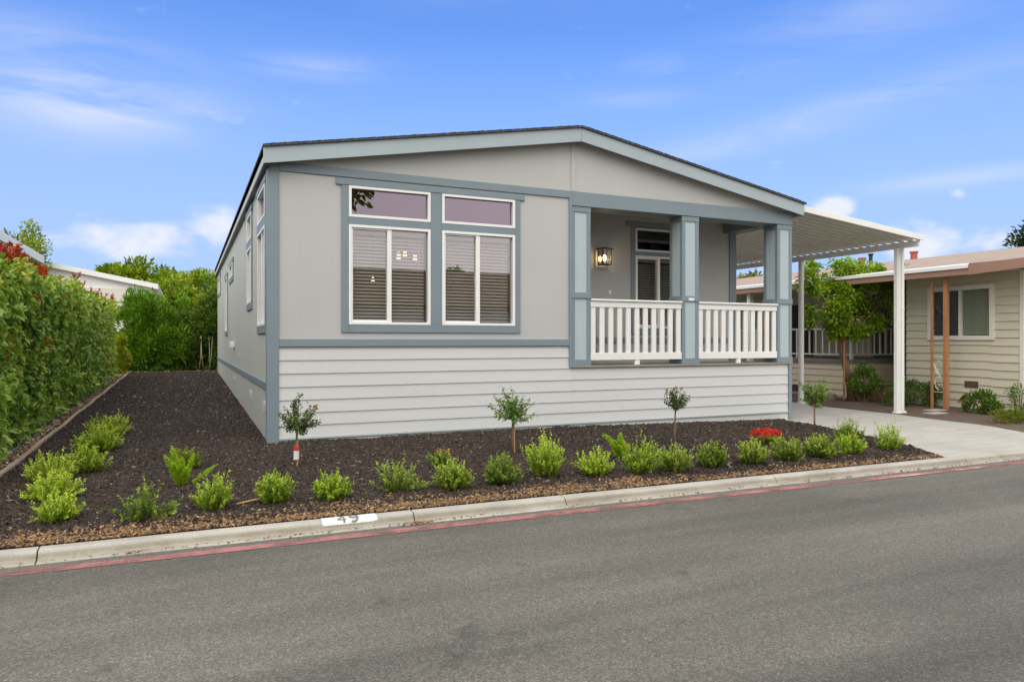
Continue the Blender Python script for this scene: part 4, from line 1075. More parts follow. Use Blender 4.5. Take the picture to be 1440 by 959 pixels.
# ---- long clipped hedge on the left
def hedge():
    Y0, Y1, XF, XBK, H = -2.2, 14.6, -2.86, -4.1, 2.2
    def face_x(y, z):
        n1 = noise.noise(Vector((y * 0.55, z * 0.7, 1.0))) * 0.16 + noise.noise(Vector((y * 1.7, z * 1.7, 9.0))) * 0.13 + noise.noise(Vector((y * 4.5, z * 4.5, 19.0))) * 0.10
        return XF + n1 - 0.10 * max(0, (z - 1.7)) ** 2 - 0.007 * y
    def top_z(x, y):
        return H + 0.012 * y + noise.noise(Vector((x * 1.2, y * 0.8, 4.0))) * 0.17 + noise.noise(Vector((x * 3, y * 2.5, 14.0))) * 0.13
    t = thing('hedge', 'long tall green hedge with red new growth on top at the left of the yard', 'hedge', (-3.5, 6.5, 0))
    # solid twig-brown core added inside the hedge to block light
    V = []; F = []
    ny, nz = 60, 10
    prof = []
    for j in range(ny + 1):
        y = Y0 + 0.25 + (Y1 - Y0 - 0.5) * j / ny
        row = [(face_x(y, 0) - 0.42, y, -0.05)]
        for k in range(1, nz + 1):
            z = (top_z(XF, y) - 0.32) * k / nz; row.append((face_x(y, z) - 0.36, y, z))
        row += [(-3.6, y, top_z(-3.6, y) - 0.3), (XBK + 0.35, y, top_z(XBK, y) - 0.35), (XBK + 0.3, y, -0.05)]
        V += row
    w = nz + 4
    for j in range(ny):
        for k in range(w - 1):
            i = j * w + k; F.append((i, i + 1, i + w + 1, i + w))
    F.append(tuple(range(w))); F.append(tuple(range(ny * w + w - 1, ny * w - 1, -1)))
    me = bpy.data.meshes.new('light_block_core'); off = ORG[t.name]
    me.from_pydata([(a - off.x, b - off.y, c - off.z) for a, b, c in V], [], F); me.update()
    link_mesh('light_block_core', me, M['twig'], t)
    g = np.random.default_rng(21)
    # face leaves; more of them close to the street
    def seat(n, y0, y1):
        y = g.uniform(y0, y1, n); z = g.uniform(0.03, 1, n) ** 0.95
        P = np.zeros((n, 3)); dep = g.uniform(0, 1, n) ** 1.6 * 0.34
        for i in range(n):
            zz = z[i] * top_z(XF, y[i])
            P[i] = (face_x(y[i], zz) - dep[i], y[i], zz + gz(-3, y[i]) * (1 - z[i]))
        D = nrm(np.stack([g.normal(0.35, 0.3, n), g.normal(0, 0.7, n), g.normal(-0.25, 0.55, n)], 1))
        return P, D
    def seat_top(n, y0, y1):
        y = g.uniform(y0, y1, n); x = g.uniform(XBK, XF, n)
        P = np.zeros((n, 3)); dep = g.uniform(0, 1, n) ** 1.6 * 0.3
        for i in range(n): P[i] = (x[i], y[i], top_z(x[i], y[i]) - dep[i])
        D = nrm(np.stack([g.normal(0.2, 0.6, n), g.normal(0, 0.6, n), np.full(n, 0.7)], 1))
        return P, D
    def seat_end(n):
        x = g.uniform(XBK, XF, n); z = g.uniform(0, 1, n)
        P = np.zeros((n, 3))
        for i in range(n):
            P[i] = (x[i], Y0 + 0.25 - 0.2 * g.uniform() + noise.noise(Vector((x[i] * 1.7, z[i] * 3, 2))) * 0.12, z[i] * top_z(x[i], Y0))
        D = nrm(np.stack([g.normal(0, 0.6, n), np.full(n, -0.85), g.normal(-0.1, 0.5, n)], 1))
        return P, D
    parts = [seat(19000, Y0, 4), seat(9000, 4, 9), seat(6000, 9, Y1), seat_top(6000, Y0, 4), seat_top(4500, 4, 9), seat_top(3500, 9, Y1), seat_end(2500)]
    size = [0.10, 0.105, 0.115, 0.088, 0.095, 0.11, 0.09]
    P = np.concatenate([p for p, d in parts]); D = np.concatenate([d for p, d in parts])
    L = np.concatenate([np.full(len(p), s) for (p, d), s in zip(parts, size)]) * g.uniform(0.65, 1.25, len(P))
    patch = np.array([noise.noise(Vector(p * 1.4)) for p in P]) * 0.28 + 0.16 * np.clip((P[:, 1] - 10) / 4, 0, 1)
    newg = 0.20 * np.clip((P[:, 2] - 1.5) / 0.7, 0, 1)
    tint = np.clip(g.normal(0.42, 0.19, len(P)) + patch + newg, 0, 0.935)
    hot = g.uniform(0, 1, len(P)) < 0.006
    tint[hot] = g.uniform(0.95, 1, hot.sum())
    # pockets of orange leaves on the face
    for (py, pz) in ((0.4, 1.25), (0.45, 1.08), (1.0, 0.75), (2.6, 1.25), (4.7, 1.15), (6.4, 1.9), (3.7, 2.05), (9.5, 1.95), (1.6, 1.9)):
        near = (np.abs(P[:, 1] - py) < 0.10) & (np.abs(P[:, 2] - pz) < 0.09) & (g.uniform(0, 1, len(P)) < 0.7)
        tint[near] = g.uniform(0.95, 1, near.sum())
    UP = g.normal(0, 0.38, (len(P), 3)) + np.array([0.75, -0.12, 0.55])
    nf = sum(len(p) for p, d in parts[:3]); UP[nf:] += np.array([-0.5, 0, 0.7])
    leaves('foliage', P, D, L, L * 0.52, tint, M['leaf_hedge'], t, up=UP, fold=0.14)
    # red sprigs of new growth along the top near the street, then bronze ones
    SP = []; SD = []; ST_ = []
    for k in range(150):
        y = g.uniform(0.2, 3.6) if k < 80 else g.uniform(3, 14)
        x = g.uniform(-3.9, -2.9)
        z0 = top_z(x, y) - 0.05
        b = np.array([x, y, z0]); d = nrm(np.array([g.normal(0.1, 0.3), g.normal(0, 0.3), 1.0])); ln = g.uniform(0.14, 0.34)
        m = 16
        s = g.uniform(0.3, 1, m)[:, None]
        SP.append(b + d * ln * s); SD.append(nrm(d + g.normal(0, 0.55, (m, 3)))); ST_.append(np.clip(g.normal(0.45, 0.25, m) + (0.25 if k > 70 else 0), 0, 1))
    SP = np.concatenate(SP); SD = np.concatenate(SD)
    leaves('new_growth', SP, SD, 0.075 * g.uniform(0.7, 1.2, len(SP)), np.full(len(SP), 0.028), np.concatenate(ST_), M['leaf_red'], t)
hedge()

def bush(name, label, cat, c, r, n, leaf, mat, group=None, aspect=0.5, clumps=26, stems=None, up=0.3, seed=1, z0=None, hollow=0.5, clump_r=0.34, tmean=0.45):
    """free growing bush or crown: leaf clumps spread through an uneven ellipsoid volume"""
    g = np.random.default_rng(seed)
    c = np.array(c, float); r = np.array(r, float)
    base = (c[0], c[1], c[2] - r[2] if z0 is None else z0)
    t = thing(name, label, cat, base, group)
    P, D, T = crown_points(g, c, r, n, clumps, up, hollow, clump_r, tmean)
    if z0 is not None:
        k = P[:, 2] > z0 + 0.01; P, D, T = P[k], D[k], T[k]
    L = leaf * g.uniform(0.65, 1.3, len(P))
    leaves('foliage', P, D, L, L * aspect, T, M[mat], t)
    mb = MB()
    for k in range(stems or 9):
        a = g.uniform(0, 6.28); q = g.uniform(0.1, 0.35)
        b = np.array([base[0] + math.cos(a) * q * r[0] * 0.6, base[1] + math.sin(a) * q * r[1] * 0.6, base[2] - 0.03])
        e = c + np.array([math.cos(a) * r[0] * 0.55, math.sin(a) * r[1] * 0.55, r[2] * g.uniform(0.1, 0.55)])
        rr = 0.012 + 0.012 * r[2]
        mb.tube([b, b * 0.5 + e * 0.5 + np.array([0, 0, 0.1 * r[2]]), e], [rr, rr * 0.7, rr * 0.3], 6, False)
    mb.build('stems', M['bark'], t, smooth=True)
    return t

def crown_points(g, c, r, n, clumps, up, hollow=0.5, clump_r=0.34, tmean=0.45):
    d = nrm(g.normal(size=(clumps, 3)))
    rad = g.uniform(hollow, 1.0, (clumps, 1))
    C = c + d * r * rad * 0.86
    cr = clump_r * g.uniform(0.6, 1.25, clumps)
    ct = g.normal(0, 0.11, clumps)
    k = g.integers(0, clumps, n)
    q = nrm(g.normal(size=(n, 3))) * (g.uniform(0, 1, (n, 1)) ** 0.45)
    P = C[k] + q * r * cr[k][:, None]
    D = nrm(q + 0.6 * d[k] + np.array([0, 0, up]) + g.normal(0, 0.45, (n, 3)))
    T = np.clip(g.normal(tmean, 0.19, n) + ct[k], 0, 1)
    return P, D, T

# back of the side yard
gb = gz(-1, 17)
bush('tall_bush', 'tall feathery bright green bush closing the back of the side yard', 'bush', (-2.1, 17.9, gb + 0.95), (1.55, 0.95, 2.15), 32000, 0.13, 'leaf_feather', 'bushes across the back of the side yard', 0.28, 150, 10, 0.8, 5, gb, 0.5, 0.18)
t = bush('tall_bush', 'darker bush with bare pale stems beside the far house corner', 'bush', (-0.15, 17.95, gb + 0.95), (1.35, 0.85, 2.15), 24000, 0.12, 'leaf_dark', 'bushes across the back of the side yard', 0.4, 110, 6, 0.4, 6, gb, 0.30, 0.24)
mb = MB()
for k, (dx, ln) in enumerate(((-0.85, 0.05), (-0.7, -0.06), (-0.55, 0.08), (-0.5, -0.02), (-0.33, 0.1), (-0.2, 0.02), (-0.12, 0.12))):
    mb.tube([(0.2 + dx, 17.02, gb - 0.05), (0.2 + dx + ln, 17.0, gb + 0.5), (0.2 + dx + ln * 1.5, 17.2, gb + 1.2)], [0.016, 0.012, 0.008], 6)
mb.build('bare_stem', M['wood'], t, smooth=True)
bush('tall_bush', 'yellow green bush with orange tips peeking over the dark one', 'bush', (0.0, 19.0, gb + 2.3), (1.0, 0.6, 0.85), 3500, 0.17, 'leaf_yellow', 'bushes across the back of the side yard', 0.4, 30, 6, 0.7, 8, gb, 0.3, 0.35)
bush('yellow_bush', 'narrow yellow leaved bush at the far end of the hedge', 'bush', (-2.90, 16.2, gb + 0.58), (0.24, 0.4, 0.62), 2600, 0.10, 'leaf_yellow', None, 0.45, 22, 5, 0.5, 9, gb)
MB().tube([(-2.88, 17.0, gb - 0.05), (-2.88, 17.0, gb + 0.68)], 0.055, 12).build('pipe_post', M['vinyl'], None, loc=(-2.88, 17.0, gb), cat='post', label='short white pipe post at the far corner of the mulch')
# leaf litter line at the back of the mulch
# edging board along the hedge
mb = MB()
pts = [(edge_x(-3.85 + k * 0.6) + 0.012 * math.sin(k * 1.3), -3.85 + k * 0.6) for k in range(36)]
for (x0, y0), (x1, y1) in zip(pts, pts[1:]):
    h0, h1 = gz(x0, y0) + 0.05, gz(x1, y1) + 0.05
    mb.prism([(x0 - 0.024, y0, h0 - 0.14), (x0 + 0.024, y0, h0 - 0.14), (x0 + 0.024, y0, h0), (x0 - 0.024, y0, h0)], (x1 - x0, y1 - y0 - 0.004, h1 - h0))
mb.build('edging_board', M['wood'], None, bevel=0.004, loc=(-2.67, 5, 0), cat='edging', label='weathered wooden edging board between the mulch and the hedge gravel')

# ---- neighbour's garden
gd = -0.083
bush('round_bush', 'large loose dark bush against the beige porch skirting', 'bush', (13.05, 2.1, gd + 0.46), (0.52, 0.45, 0.46), 2600, 0.055, 'leaf_dark', None, 0.5, 40, 7, 0.4, 12, gd)
bush('ball_bush', 'clipped ball bush right behind the wide carport post', 'bush', (12.62, 0.95, gd + 0.20), (0.28, 0.26, 0.21), 1500, 0.035, 'leaf_round', None, 0.55, 40, 5, 0.3, 13, gd, 0.8, 0.3)
bush('round_bush', 'dark olive bush beside the brick porch step', 'bush', (13.25, 1.25, gd + 0.30), (0.42, 0.35, 0.32), 1700, 0.045, 'leaf_dark', None, 0.5, 30, 6, 0.4, 14, gd)
bush('round_bush', 'dark green bush directly behind the orange porch posts', 'bush', (13.3, 0.72, gd + 0.26), (0.30, 0.28, 0.28), 1300, 0.045, 'leaf_round', None, 0.5, 26, 6, 0.4, 15, gd)
t = bush('small_bush', 'small bush dotted with orange red blooms beside the orange posts', 'bush', (12.85, -0.42, gd + 0.17), (0.15, 0.15, 0.18), 600, 0.04, 'leaf_round', None, 0.5, 16, 4, 0.4, 16, gd)
g = np.random.default_rng(8)
for k in range(7):
    blob_leaves('bloom', t, np.array([12.85 + g.uniform(-0.14, -0.02), -0.42 + g.uniform(-0.13, 0.13), gd + g.uniform(0.12, 0.30)]), (0.015, 0.015, 0.015), 14, 0.025, 'leaf_red', g)
bush('round_bush', 'broad dark green bush below the white sash window', 'bush', (12.75, -0.78, gd + 0.20), (0.36, 0.33, 0.23), 1700, 0.05, 'leaf_round', None, 0.5, 34, 6, 0.4, 17, gd)
bush('thin_bush', 'thin open shrub at the beige house corner', 'bush', (13.15, -1.2, gd + 0.36), (0.24, 0.22, 0.28), 420, 0.05, 'leaf_rose_pale', None, 0.5, 16, 6, 0.3, 18, gd)
bush('low_mound', 'low yellow green spreading plant at the driveway edge', 'plant', (12.0, -1.9, gd + 0.07), (0.75, 0.42, 0.13), 2600, 0.045, 'leaf_cover', None, 0.4, 50, 6, 0.7, 19, gd)
bush('low_mound', 'small green mound behind the yellow green spreading plant', 'plant', (12.7, -1.65, gd + 0.09), (0.36, 0.3, 0.13), 1100, 0.045, 'leaf_round', None, 0.4, 26, 6, 0.6, 20, gd)
def rock(label, x, y, z, r, seed):
    g = random.Random(seed); mb = MB()
    import bmesh
    bm = bmesh.new(); bmesh.ops.create_icosphere(bm, subdivisions=2, radius=1)
    for v in bm.verts:
        v.co *= 1 + 0.35 * noise.noise(v.co * 1.3 + Vector((seed, 0, 0)))
        v.co = Vector((v.co.x * r[0], v.co.y * r[1], v.co.z * r[2]))
    me = bpy.data.meshes.new('rock'); bm.to_mesh(me); bm.free()
    link_mesh('rock', me, M['rock'], None, label, None, 'rock', None, (x, y, z))
rock('brown rock lying at the foot of the garden tree', 12.75, 2.75, gd + 0.05, (0.2, 0.14, 0.12), 3)
for k, (x, y, lb) in enumerate(((12.55, 0.05, 'flat stepping stone at the foot of the orange posts'), (12.0, -0.35, 'narrow stepping stone nearer the driveway edge'))):
    MB().box(x - 0.22, x + 0.22, y - 0.11, y + 0.11, gd - 0.01, gd + 0.015).build('stepping_stone', M['concrete'], None, bevel=0.012, loc=(x, y, gd), cat='stepping stone', label=lb)

# garden tree between carport and porch
def garden_tree():
    g = np.random.default_rng(31)
    rv = np.array([0.9103, -0.4139, 0]); fv = np.array([0.4139, 0.9103, 0])
    b = np.array([12.95, 2.35, gd]); k = 0.0165
    t = thing('garden_tree', 'leafy garden tree with leaning reddish trunk in front of the railed porch', 'tree', tuple(b))
    def pt(px, py, dep=0.0): return b + rv * (px - 1190) * k + fv * dep + np.array([0, 0, (562 - py) * k])
    mb = MB()
    mb.tube([pt(1191, 566), pt(1188, 540), pt(1182, 515), pt(1177, 492), pt(1176, 470)], [0.105, 0.085, 0.075, 0.072, 0.065], 12)
    mb.build('trunk', M['bark'], t, smooth=True)
    mb = MB()
    cl = [((1190, 418), (0.62, 0.6, 0.62), 5200), ((1168, 440), (0.42, 0.45, 0.5), 2400), ((1205, 385), (0.42, 0.4, 0.45), 2000), ((1212, 440), (0.32, 0.4, 0.48), 1700), ((1180, 372), (0.30, 0.3, 0.25), 800), ((1162, 400), (0.3, 0.3, 0.3), 900), ((1196, 466), (0.34, 0.35, 0.22), 1100), ((1163, 464), (0.26, 0.3, 0.26), 800), ((1222, 452), (0.24, 0.3, 0.28), 800),
          ((1128, 400), (0.26, 0.3, 0.42), 900), ((1136, 375), (0.2, 0.25, 0.22), 380), ((1132, 445), (0.18, 0.25, 0.30), 420), ((1245, 405), (0.26, 0.3, 0.42), 850), ((1270, 385), (0.17, 0.2, 0.24), 300), ((1248, 440), (0.17, 0.2, 0.25), 300)]
    PP = []; DD = []; TT = []
    for (px, py), r, n in cl:
        c = pt(px, py, g.uniform(-0.3, 0.3))
        mb.tube([pt(1177, 480), pt(1177 + (px - 1177) * 0.25, 462), pt(1177 + (px - 1177) * 0.6, 440 + (py - 440) * 0.3), c], [0.045, 0.028, 0.014, 0.006], 6, False)
        P, D, T = crown_points(g, c, np.array(r), n, 26, 0.1, 0.25, 0.36, 0.45)
        PP.append(P); DD.append(D); TT.append(T)
    mb.build('limbs', M['bark'], t, smooth=True)
    P = np.concatenate(PP); D = np.concatenate(DD); D[:, 2] -= 0.25
    L = 0.088 * g.uniform(0.65, 1.25, len(P))
    leaves('crown', P, D, L, L * 0.40, np.concatenate(TT), M['leaf_mid'], t)
    MB().tube([pt(1177, 560, -0.1), pt(1177, 478, -0.1)], 0.022, 8).build('stake', M['nb_post'], t)
garden_tree()

# ---- trees beyond the houses
def tree(name, label, x, y, z0, h, rx, rz_, n, leaf, mat, seed, group='trees beyond the houses', clumps=60, trunk=0.22, clump_r=0.27, shape=None):
    g = np.random.default_rng(seed)
    t = thing(name, label, 'tree', (x, y, z0), group)
    c = np.array([x, y, z0 + h - rz_])
    mb = MB(); mb.tube([(x, y, z0 - 0.2), (x + 0.1, y, z0 + (h - rz_) * 0.5), (x, y, z0 + h - rz_)], [trunk, trunk * 0.8, trunk * 0.5], 10)
    mb.build('trunk', M['bark'], t, smooth=True)
    P, D, T = crown_points(g, c, np.array([rx, rx, rz_]), n, clumps, 0.3, 0.35, clump_r)
    if shape == 'cone':
        f = np.clip((P[:, 2] - c[2]) / rz_, -1, 1)
        s = 0.98 - 0.36 * f
        P[:, 0] = x + (P[:, 0] - x) * s; P[:, 1] = y + (P[:, 1] - y) * s
    L = leaf * g.uniform(0.65, 1.3, len(P))
    leaves('crown', P, D, L, L * 0.55, T, M[mat], t)
    mb = MB()
    for k in range(12):
        d = nrm(g.normal(size=3) + np.array([0, 0, 0.5])); e = c + d * np.array([rx, rx, rz_]) * 0.75
        mb.tube([(x, y, z0 + (h - rz_) * 0.9), (np.array([x, y, z0 + h - rz_]) + e) / 2, e], [trunk * 0.4, trunk * 0.25, 0.03], 5, False)
    mb.build('limbs', M['bark'], t, smooth=True)
    return t
tree('broad_tree', 'broad yellow green tree crown rising behind the white gabled house', -4.2, 46.5, 0.2, 6.75, 3.2, 2.0, 11000, 0.28, 'leaf_tree', 41, clumps=110)
tree('broad_tree', 'low dark tree crown at the left end of the white gable roof', -7.6, 49, 0.2, 6.3, 2.4, 1.7, 5600, 0.28, 'leaf_tree', 42, clumps=45)
tree('broad_tree', 'yellow green tree crown right behind the tall back bushes', 0.2, 43, 0.2, 5.95, 3.4, 2.2, 12000, 0.26, 'leaf_tree', 43, clumps=80)
tree('broad_tree', 'small lower tree crown between the white gable and the back bushes', -1.9, 38, 0.2, 5.0, 2.2, 1.7, 6000, 0.24, 'leaf_tree', 44, clumps=45)
tree('street_tree', 'small open tree behind the left eave above the hedge', -7.4, 26, 0.2, 6.3, 1.5, 1.6, 5000, 0.12, 'leaf_tree', 45, clumps=34)
tree('olive_tree', 'olive brown tree seen between the porch column and the carport', 25.6, 22, -0.1, 5.3, 2.4, 2.2, 6000, 0.26, 'leaf_olive', 46, clumps=60)
tree('olive_tree', 'darker olive tree behind the porch opening', 29.5, 24, -0.1, 5.8, 2.6, 2.3, 5000, 0.28, 'leaf_olive', 47, clumps=60)
tree('pine_tree', 'tall dark pine above the roof at the right edge', 40.3, 12.7, -0.1, 9.0, 2.8, 4.0, 20000, 0.24, 'leaf_pine', 48, clumps=120, trunk=0.35, shape='cone')
tree('street_tree', 'tall tree across the street, mirrored in the upper left window', 6.0, -27, 0, 12.6, 2.4, 2.6, 3500, 0.35, 'leaf_tree', 49, clumps=40)
tree('street_tree', 'big dark tree across the street, mirrored in the porch window', 28, -28, 0, 10.8, 5.0, 4.6, 9000, 0.75, 'leaf_pine', 52, clumps=70)
tree('street_tree', 'round tree behind the house across the street, mirrored in the right window', 14.5, -37, 0, 6.6, 4.0, 2.4, 3500, 0.4, 'leaf_dark', 50, clumps=40)
tree('street_tree', 'wide dark tree behind the house across the street, mirrored in the left window', 0.5, -38, 0, 6.3, 3.4, 2.2, 3000, 0.4, 'leaf_dark', 51, clumps=40)

# ------------------------------------------------------------------ loose ground cover
def chips(name, X, Y, zf, size, tint, mat, flat=0.35, lift=0.006, seed=1, **kw):
    g = np.random.default_rng(seed)
    n = len(X)
    Z = np.array([zf(a, b) for a, b in zip(X, Y)])
    l = size * g.uniform(0.5, 1.5, n); w = l * g.uniform(0.22, 0.5, n); h = w * g.uniform(0.4, 0.9, n)
    a = g.uniform(0, 2 * np.pi, n); pit = g.normal(0, flat, n); rol = g.normal(0, 0.5, n)
    ca, sa = np.cos(a), np.sin(a); cp, sp = np.cos(pit), np.sin(pit)
    ex = np.stack([ca * cp, sa * cp, sp], 1)
    s0 = np.stack([-sa, ca, np.zeros(n)], 1); u0 = np.cross(ex, s0)
    cr, sr = np.cos(rol)[:, None], np.sin(rol)[:, None]
    ey = s0 * cr + u0 * sr; ez = -s0 * sr + u0 * cr
    C = np.stack([X, Y, Z + lift + h * 0.3], 1)
    # six-sided splinter: two tapered ends
    pts = [(-1, -0.6, -0.5), (-0.75, 0.7, -0.5), (0.9, 0.75, -0.5), (1, -0.5, -0.5), (-0.85, -0.4, 0.5), (-0.7, 0.5, 0.45), (0.75, 0.55, 0.5), (0.85, -0.45, 0.4)]
    V = np.stack([C + ex * (p[0] * l / 2)[:, None] + ey * (p[1] * w / 2)[:, None] + ez * (p[2] * h)[:, None] for p in pts], 1).reshape(-1, 3)
    q = np.array([[4, 5, 6, 7], [0, 1, 5, 4], [1, 2, 6, 5], [2, 3, 7, 6], [3, 0, 4, 7]])
    F = (np.arange(n)[:, None, None] * 8 + q[None]).reshape(-1, 4)
    o = np_mesh(name, V, F, M[mat], None, np.repeat(tint, 8), **kw)
    o['kind'] = 'stuff'
    return o
g = np.random.default_rng(77)
X = []; Y = []
def fill(n, x0, x1, y0, y1):
    x = g.uniform(x0, x1, n); y = g.uniform(y0, y1, n)
    k = np.array([(b > kerb_y(a) + 0.015) and (a > edge_x(b) + 0.03) and (a < bed_x(b) - 0.03) and not (b > -0.03 and a > -0.1) for a, b in zip(x, y)])
    X.append(x[k]); Y.append(y[k])
fill(52000, -2.7, 3.2, -3.95, -1.6); fill(34000, -2.7, 3.2, -1.6, 0.6); fill(30000, 3.2, 8.4, -3.95, 0.0)
fill(16000, -2.75, 0, 0.6, 4.5); fill(14000, -2.8, 0, 4.5, 16.8)
X = np.concatenate(X); Y = np.concatenate(Y)
dist = np.hypot(X + 1.02, Y + 9.43)
sz = 0.034 + 0.0016 * np.clip(dist - 6, 0, 20)
tint = np.clip(g.normal(0.48, 0.2, len(X)) + (g.uniform(0, 1, len(X)) < 0.02) * 0.5, 0, 1)
chips('bark_mulch', X, Y, mz, sz, tint, 'chip', seed=3, label='dark bark mulch covering the planting bed')
# tan wood chips and dry leaves that collect against the kerb
n = 10500
x = g.uniform(-2.7, 7.0, n); d = np.abs(g.normal(0, 0.15, n)) * np.where(x > 3, 0.55, 1.0) + 0.004
y = np.array([kerb_y(a) for a in x]) + 0.005 + d
k = (x < np.array([bed_x(b) for b in y]) - 0.02) & (g.uniform(0, 1, n) < np.where(x > 3.2, 0.35, 1.0) * (0.45 + 0.55 * np.array([noise.noise(Vector((a * 2.2, b * 5, 7))) > -0.1 for a, b in zip(x, y)])))
x, y = x[k], y[k]
xs = g.uniform(-2.6, 7.5, 420); ys_ = g.uniform(-3.9, 3, 420)
kk = np.array([(b > kerb_y(a) + 0.05) and a < bed_x(b) - 0.1 and not (b > -0.1 and a > -0.3) and a > edge_x(b) + 0.05 for a, b in zip(xs, ys_)])
xb = g.uniform(-2.68, 0.0, 2200); yb = 16.80 - np.abs(g.normal(0, 0.14, 2200))
x = np.concatenate([x, xs[kk], xb]); y = np.concatenate([y, ys_[kk], yb])
chips('wood_chips', x, y, mz, 0.030, np.clip(g.normal(0.45, 0.24, len(x)), 0, 1), 'chip_tan', 0.4, 0.012, 4, label='tan wood chips and dry leaves gathered along the kerb')
# pale gravel under the hedge edge
n = 9000
y = g.uniform(-3.7, 17, n); x = np.array([edge_x(b) for b in y]) - 0.03 - np.abs(g.normal(0, 0.16, n))
chips('pebbles', x, y, lambda a, b: gz(a, b), 0.032, g.uniform(0, 1, n), 'pebble', 0.3, 0.004, 5, label='white gravel strip under the hedge')
n = 1300
y = g.uniform(-3.5, 16, n); x = np.array([edge_x(b) for b in y]) - 0.04 - np.abs(g.normal(0, 0.10, n))
chips('dry_leaves', x, y, lambda a, b: gz(a, b) + 0.01, 0.05, np.clip(g.normal(0.3, 0.25, n), 0, 1), 'chip_tan', 0.5, 0.006, 6, label='brown dry leaves fallen along the foot of the hedge')
# grit and leaf scraps washed into the gutter, with a clump at the open joint
x = np.concatenate([g.uniform(-2.5, 9.5, 420), g.normal(0.63, 0.07, 130)]); d = np.concatenate([0.15 + np.abs(g.normal(0, 0.028, 420)), 0.155 + np.abs(g.normal(0, 0.03, 130))])
y = np.array([kerb_y(a) for a in x]) - d
chips('gutter_litter', x, y, lambda a, b: ST + 0.006, 0.020, np.clip(g.normal(0.5, 0.25, len(x)), 0, 1), 'chip_tan', 0.4, 0.003, 9, label='dry leaf scraps and grit lying in the gutter')
# stick and a few large curled leaves lying on the mulch
MB().tube([(-0.66, -3.30, mz(-0.66, -3.3) + 0.02), (-0.50, -3.24, mz(-0.5, -3.24) + 0.03), (-0.36, -3.24, mz(-0.36, -3.24) + 0.02)], [0.008, 0.010, 0.006], 8).build('stick', M['stake'], None, smooth=True, loc=(-0.5, -3.26, -0.04), cat='stick', label='pale dry stick lying on the mulch near the kerb')

# ------------------------------------------------------------------ sky and sun
SUN_EL, SUN_AZ = R(50), R(216)      # azimuth clockwise from +Y; the sun stands behind the camera
world = bpy.data.worlds.new('World'); sc.world = world; world.use_nodes = True
nt = world.node_tree
bg = nt.nodes['Background']; bg.inputs['Strength'].default_value = 0.1
sky = nt.nodes.new('ShaderNodeTexSky'); sky.sky_type = 'NISHITA'
sky.sun_disc = False; sky.sun_elevation = SUN_EL; sky.sun_rotation = SUN_AZ
sky.altitude = 50; sky.air_density = 1.0; sky.dust_density = 0.6; sky.ozone_density = 1.6
tc = nt.nodes.new('ShaderNodeTexCoord')
sep = nt.nodes.new('ShaderNodeSeparateXYZ'); nt.links.new(tc.outputs['Generated'], sep.inputs[0])
def mth(op, a, b=None, c=None, clamp=False):
    n = nt.nodes.new('ShaderNodeMath'); n.operation = op; n.use_clamp = clamp
    for i, v in enumerate((a, b, c)):
        if v is None: continue
        if isinstance(v, (int, float)): n.inputs[i].default_value = v
        else: nt.links.new(v, n.inputs[i])
    return n.outputs[0]
def smooth(v, lo, hi):
    n = nt.nodes.new('ShaderNodeMapRange'); n.interpolation_type = 'SMOOTHSTEP'
    nt.links.new(v, n.inputs[0]); n.inputs[1].default_value = lo; n.inputs[2].default_value = hi
    return n.outputs[0]
dx, dy, dz = sep.outputs
azm = mth('ARCTAN2', dx, dy); elv = mth('ARCSINE', dz)
def cl_noise(scale_v, scale, detail, rough, seed, dist=0.0):
    cb = nt.nodes.new('ShaderNodeCombineXYZ'); nt.links.new(azm, cb.inputs[0]); nt.links.new(elv, cb.inputs[1]); cb.inputs[2].default_value = seed
    mp = nt.nodes.new('ShaderNodeMapping'); mp.inputs['Scale'].default_value = (*scale_v, 1); nt.links.new(cb.outputs[0], mp.inputs[0])
    n = nt.nodes.new('ShaderNodeTexNoise'); n.inputs['Scale'].default_value = scale; n.inputs['Detail'].default_value = detail
    n.inputs['Roughness'].default_value = rough; n.inputs['Distortion'].default_value = dist
    nt.links.new(mp.outputs[0], n.inputs['Vector']); return n.outputs['Fac']
def gauss(a0, e0, sa, se, tilt=0.0):
    u = mth('SUBTRACT', azm, R(a0)); v = mth('SUBTRACT', elv, R(e0))
    v = mth('SUBTRACT', v, mth('MULTIPLY', u, tilt))
    q = mth('ADD', mth('POWER', mth('DIVIDE', u, R(sa)), 2), mth('POWER', mth('DIVIDE', v, R(se)), 2))
    return mth('EXPONENT', mth('MULTIPLY', q, -1))
# puffy low clouds
puff = cl_noise((1.0, 1.7), 11, 8, 0.58, 2.0)
field = None
for a0, e0, sa, se, k in ((-3.5, 6.9, 5.6, 1.5, 1.0), (1.8, 8.6, 2.2, 1.7, 0.95), (49, 9.6, 1.9, 1.1, 0.95), (54.0, 6.5, 3.4, 1.6, 0.85), (58.8, 6.7, 2.2, 1.5, 1.0), (56.5, 9.9, 0.8, 0.5, 0.62), (-16, 7.5, 6, 1.8, 0.9), (72, 7.5, 6, 2, 0.9), (25, 4.5, 16, 1.6, 0.8), (41.5, 7.2, 3.5, 1.4, 0.95)):
    gg = mth('MULTIPLY', gauss(a0, e0, sa, se), k)
    field = gg if field is None else mth('MAXIMUM', field, gg)
cum = mth('MULTIPLY', smooth(mth('ADD', field, mth('MULTIPLY', mth('SUBTRACT', puff, 0.5), 2.6)), 0.34, 1.08), 0.93)
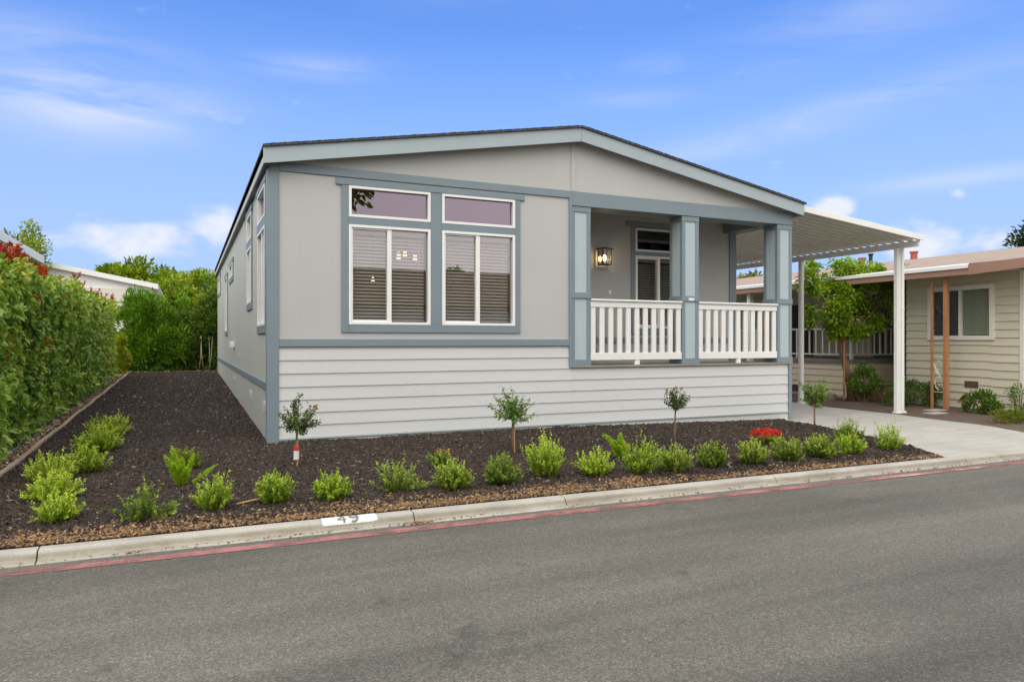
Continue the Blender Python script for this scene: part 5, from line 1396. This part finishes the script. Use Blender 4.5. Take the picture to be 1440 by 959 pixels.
# wind-drawn streaks
wisp = cl_noise((0.55, 3.2), 6, 7, 0.62, 7.0, 0.6)
wf = None
for a0, e0, sa, se, tl, k in ((-6, 16.3, 6.8, 2.3, 0.05, 1.1), (-8, 19, 8, 1.6, 0.0, 0.45), (9, 20.3, 5, 0.9, 0.05, 0.38), (47, 15.8, 17, 1.3, 0.16, 0.40), (57, 17.4, 9, 0.55, 0.12, 0.35), (57, 10.9, 6, 0.55, 0.02, 0.62), (36, 20.7, 2.6, 0.8, 0.0, 0.42), (34, 18.6, 4, 0.8, 0.0, 0.3), (50, 22, 9, 2.2, 0.1, 0.3), (20, 27, 40, 2, 0, 0.2)):
    gg = mth('MULTIPLY', gauss(a0, e0, sa, se, tl), k)
    wf = gg if wf is None else mth('MAXIMUM', wf, gg)
cir = mth('MULTIPLY', wf, smooth(wisp, 0.28, 0.72))
cir = mth('MULTIPLY', cir, 0.85)
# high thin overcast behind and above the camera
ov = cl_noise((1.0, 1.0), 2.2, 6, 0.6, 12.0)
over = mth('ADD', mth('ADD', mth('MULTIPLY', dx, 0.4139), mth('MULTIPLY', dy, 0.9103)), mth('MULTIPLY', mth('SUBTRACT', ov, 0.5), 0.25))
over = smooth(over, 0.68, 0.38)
def mixc(f, a, b):
    n = nt.nodes.new('ShaderNodeMix'); n.data_type = 'RGBA'
    nt.links.new(f, n.inputs[0])
    for i, v in ((6, a), (7, b)):
        if isinstance(v, tuple): n.inputs[i].default_value = (*v, 1)
        else: nt.links.new(v, n.inputs[i])
    return n.outputs[2]
tn = nt.nodes.new('ShaderNodeMix'); tn.data_type = 'RGBA'; tn.blend_type = 'MULTIPLY'; tn.inputs[0].default_value = 1
nt.links.new(sky.outputs[0], tn.inputs[6]); tn.inputs[7].default_value = (0.64, 1.27, 2.28, 1)
c = tn.outputs[2]
hz_ = mth('MULTIPLY', smooth(elv, R(31), R(3)), 0.85)
c = mixc(hz_, c, (4.3, 5.6, 8.3))
c = mixc(cir, c, (7.6, 8.0, 9.0))
c = mixc(cum, c, (8.0, 8.25, 9.0))
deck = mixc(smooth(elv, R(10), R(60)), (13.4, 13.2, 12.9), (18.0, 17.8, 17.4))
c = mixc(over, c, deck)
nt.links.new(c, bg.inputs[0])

sl = bpy.data.lights.new('Sun', 'SUN'); sl.energy = 1.25; sl.angle = R(55); sl.color = (1.0, 0.95, 0.87)
so = bpy.data.objects.new('Sun', sl); COL.objects.link(so)
d = Vector((math.sin(SUN_AZ) * math.cos(SUN_EL), math.cos(SUN_AZ) * math.cos(SUN_EL), math.sin(SUN_EL)))
so.rotation_euler = d.to_track_quat('Z', 'Y').to_euler(); so.location = d * 60

# ------------------------------------------------------------------ camera
cam = bpy.data.cameras.new('Camera'); cam.sensor_width = 36; cam.lens = 36 * 1005 / 1440
cam.clip_start = 0.05; cam.clip_end = 2000
co = bpy.data.objects.new('Camera', cam); COL.objects.link(co)
co.location = (-1.02, -9.434, 1.3)
co.rotation_euler = (R(90), 0, R(-24.45))
sc.camera = co
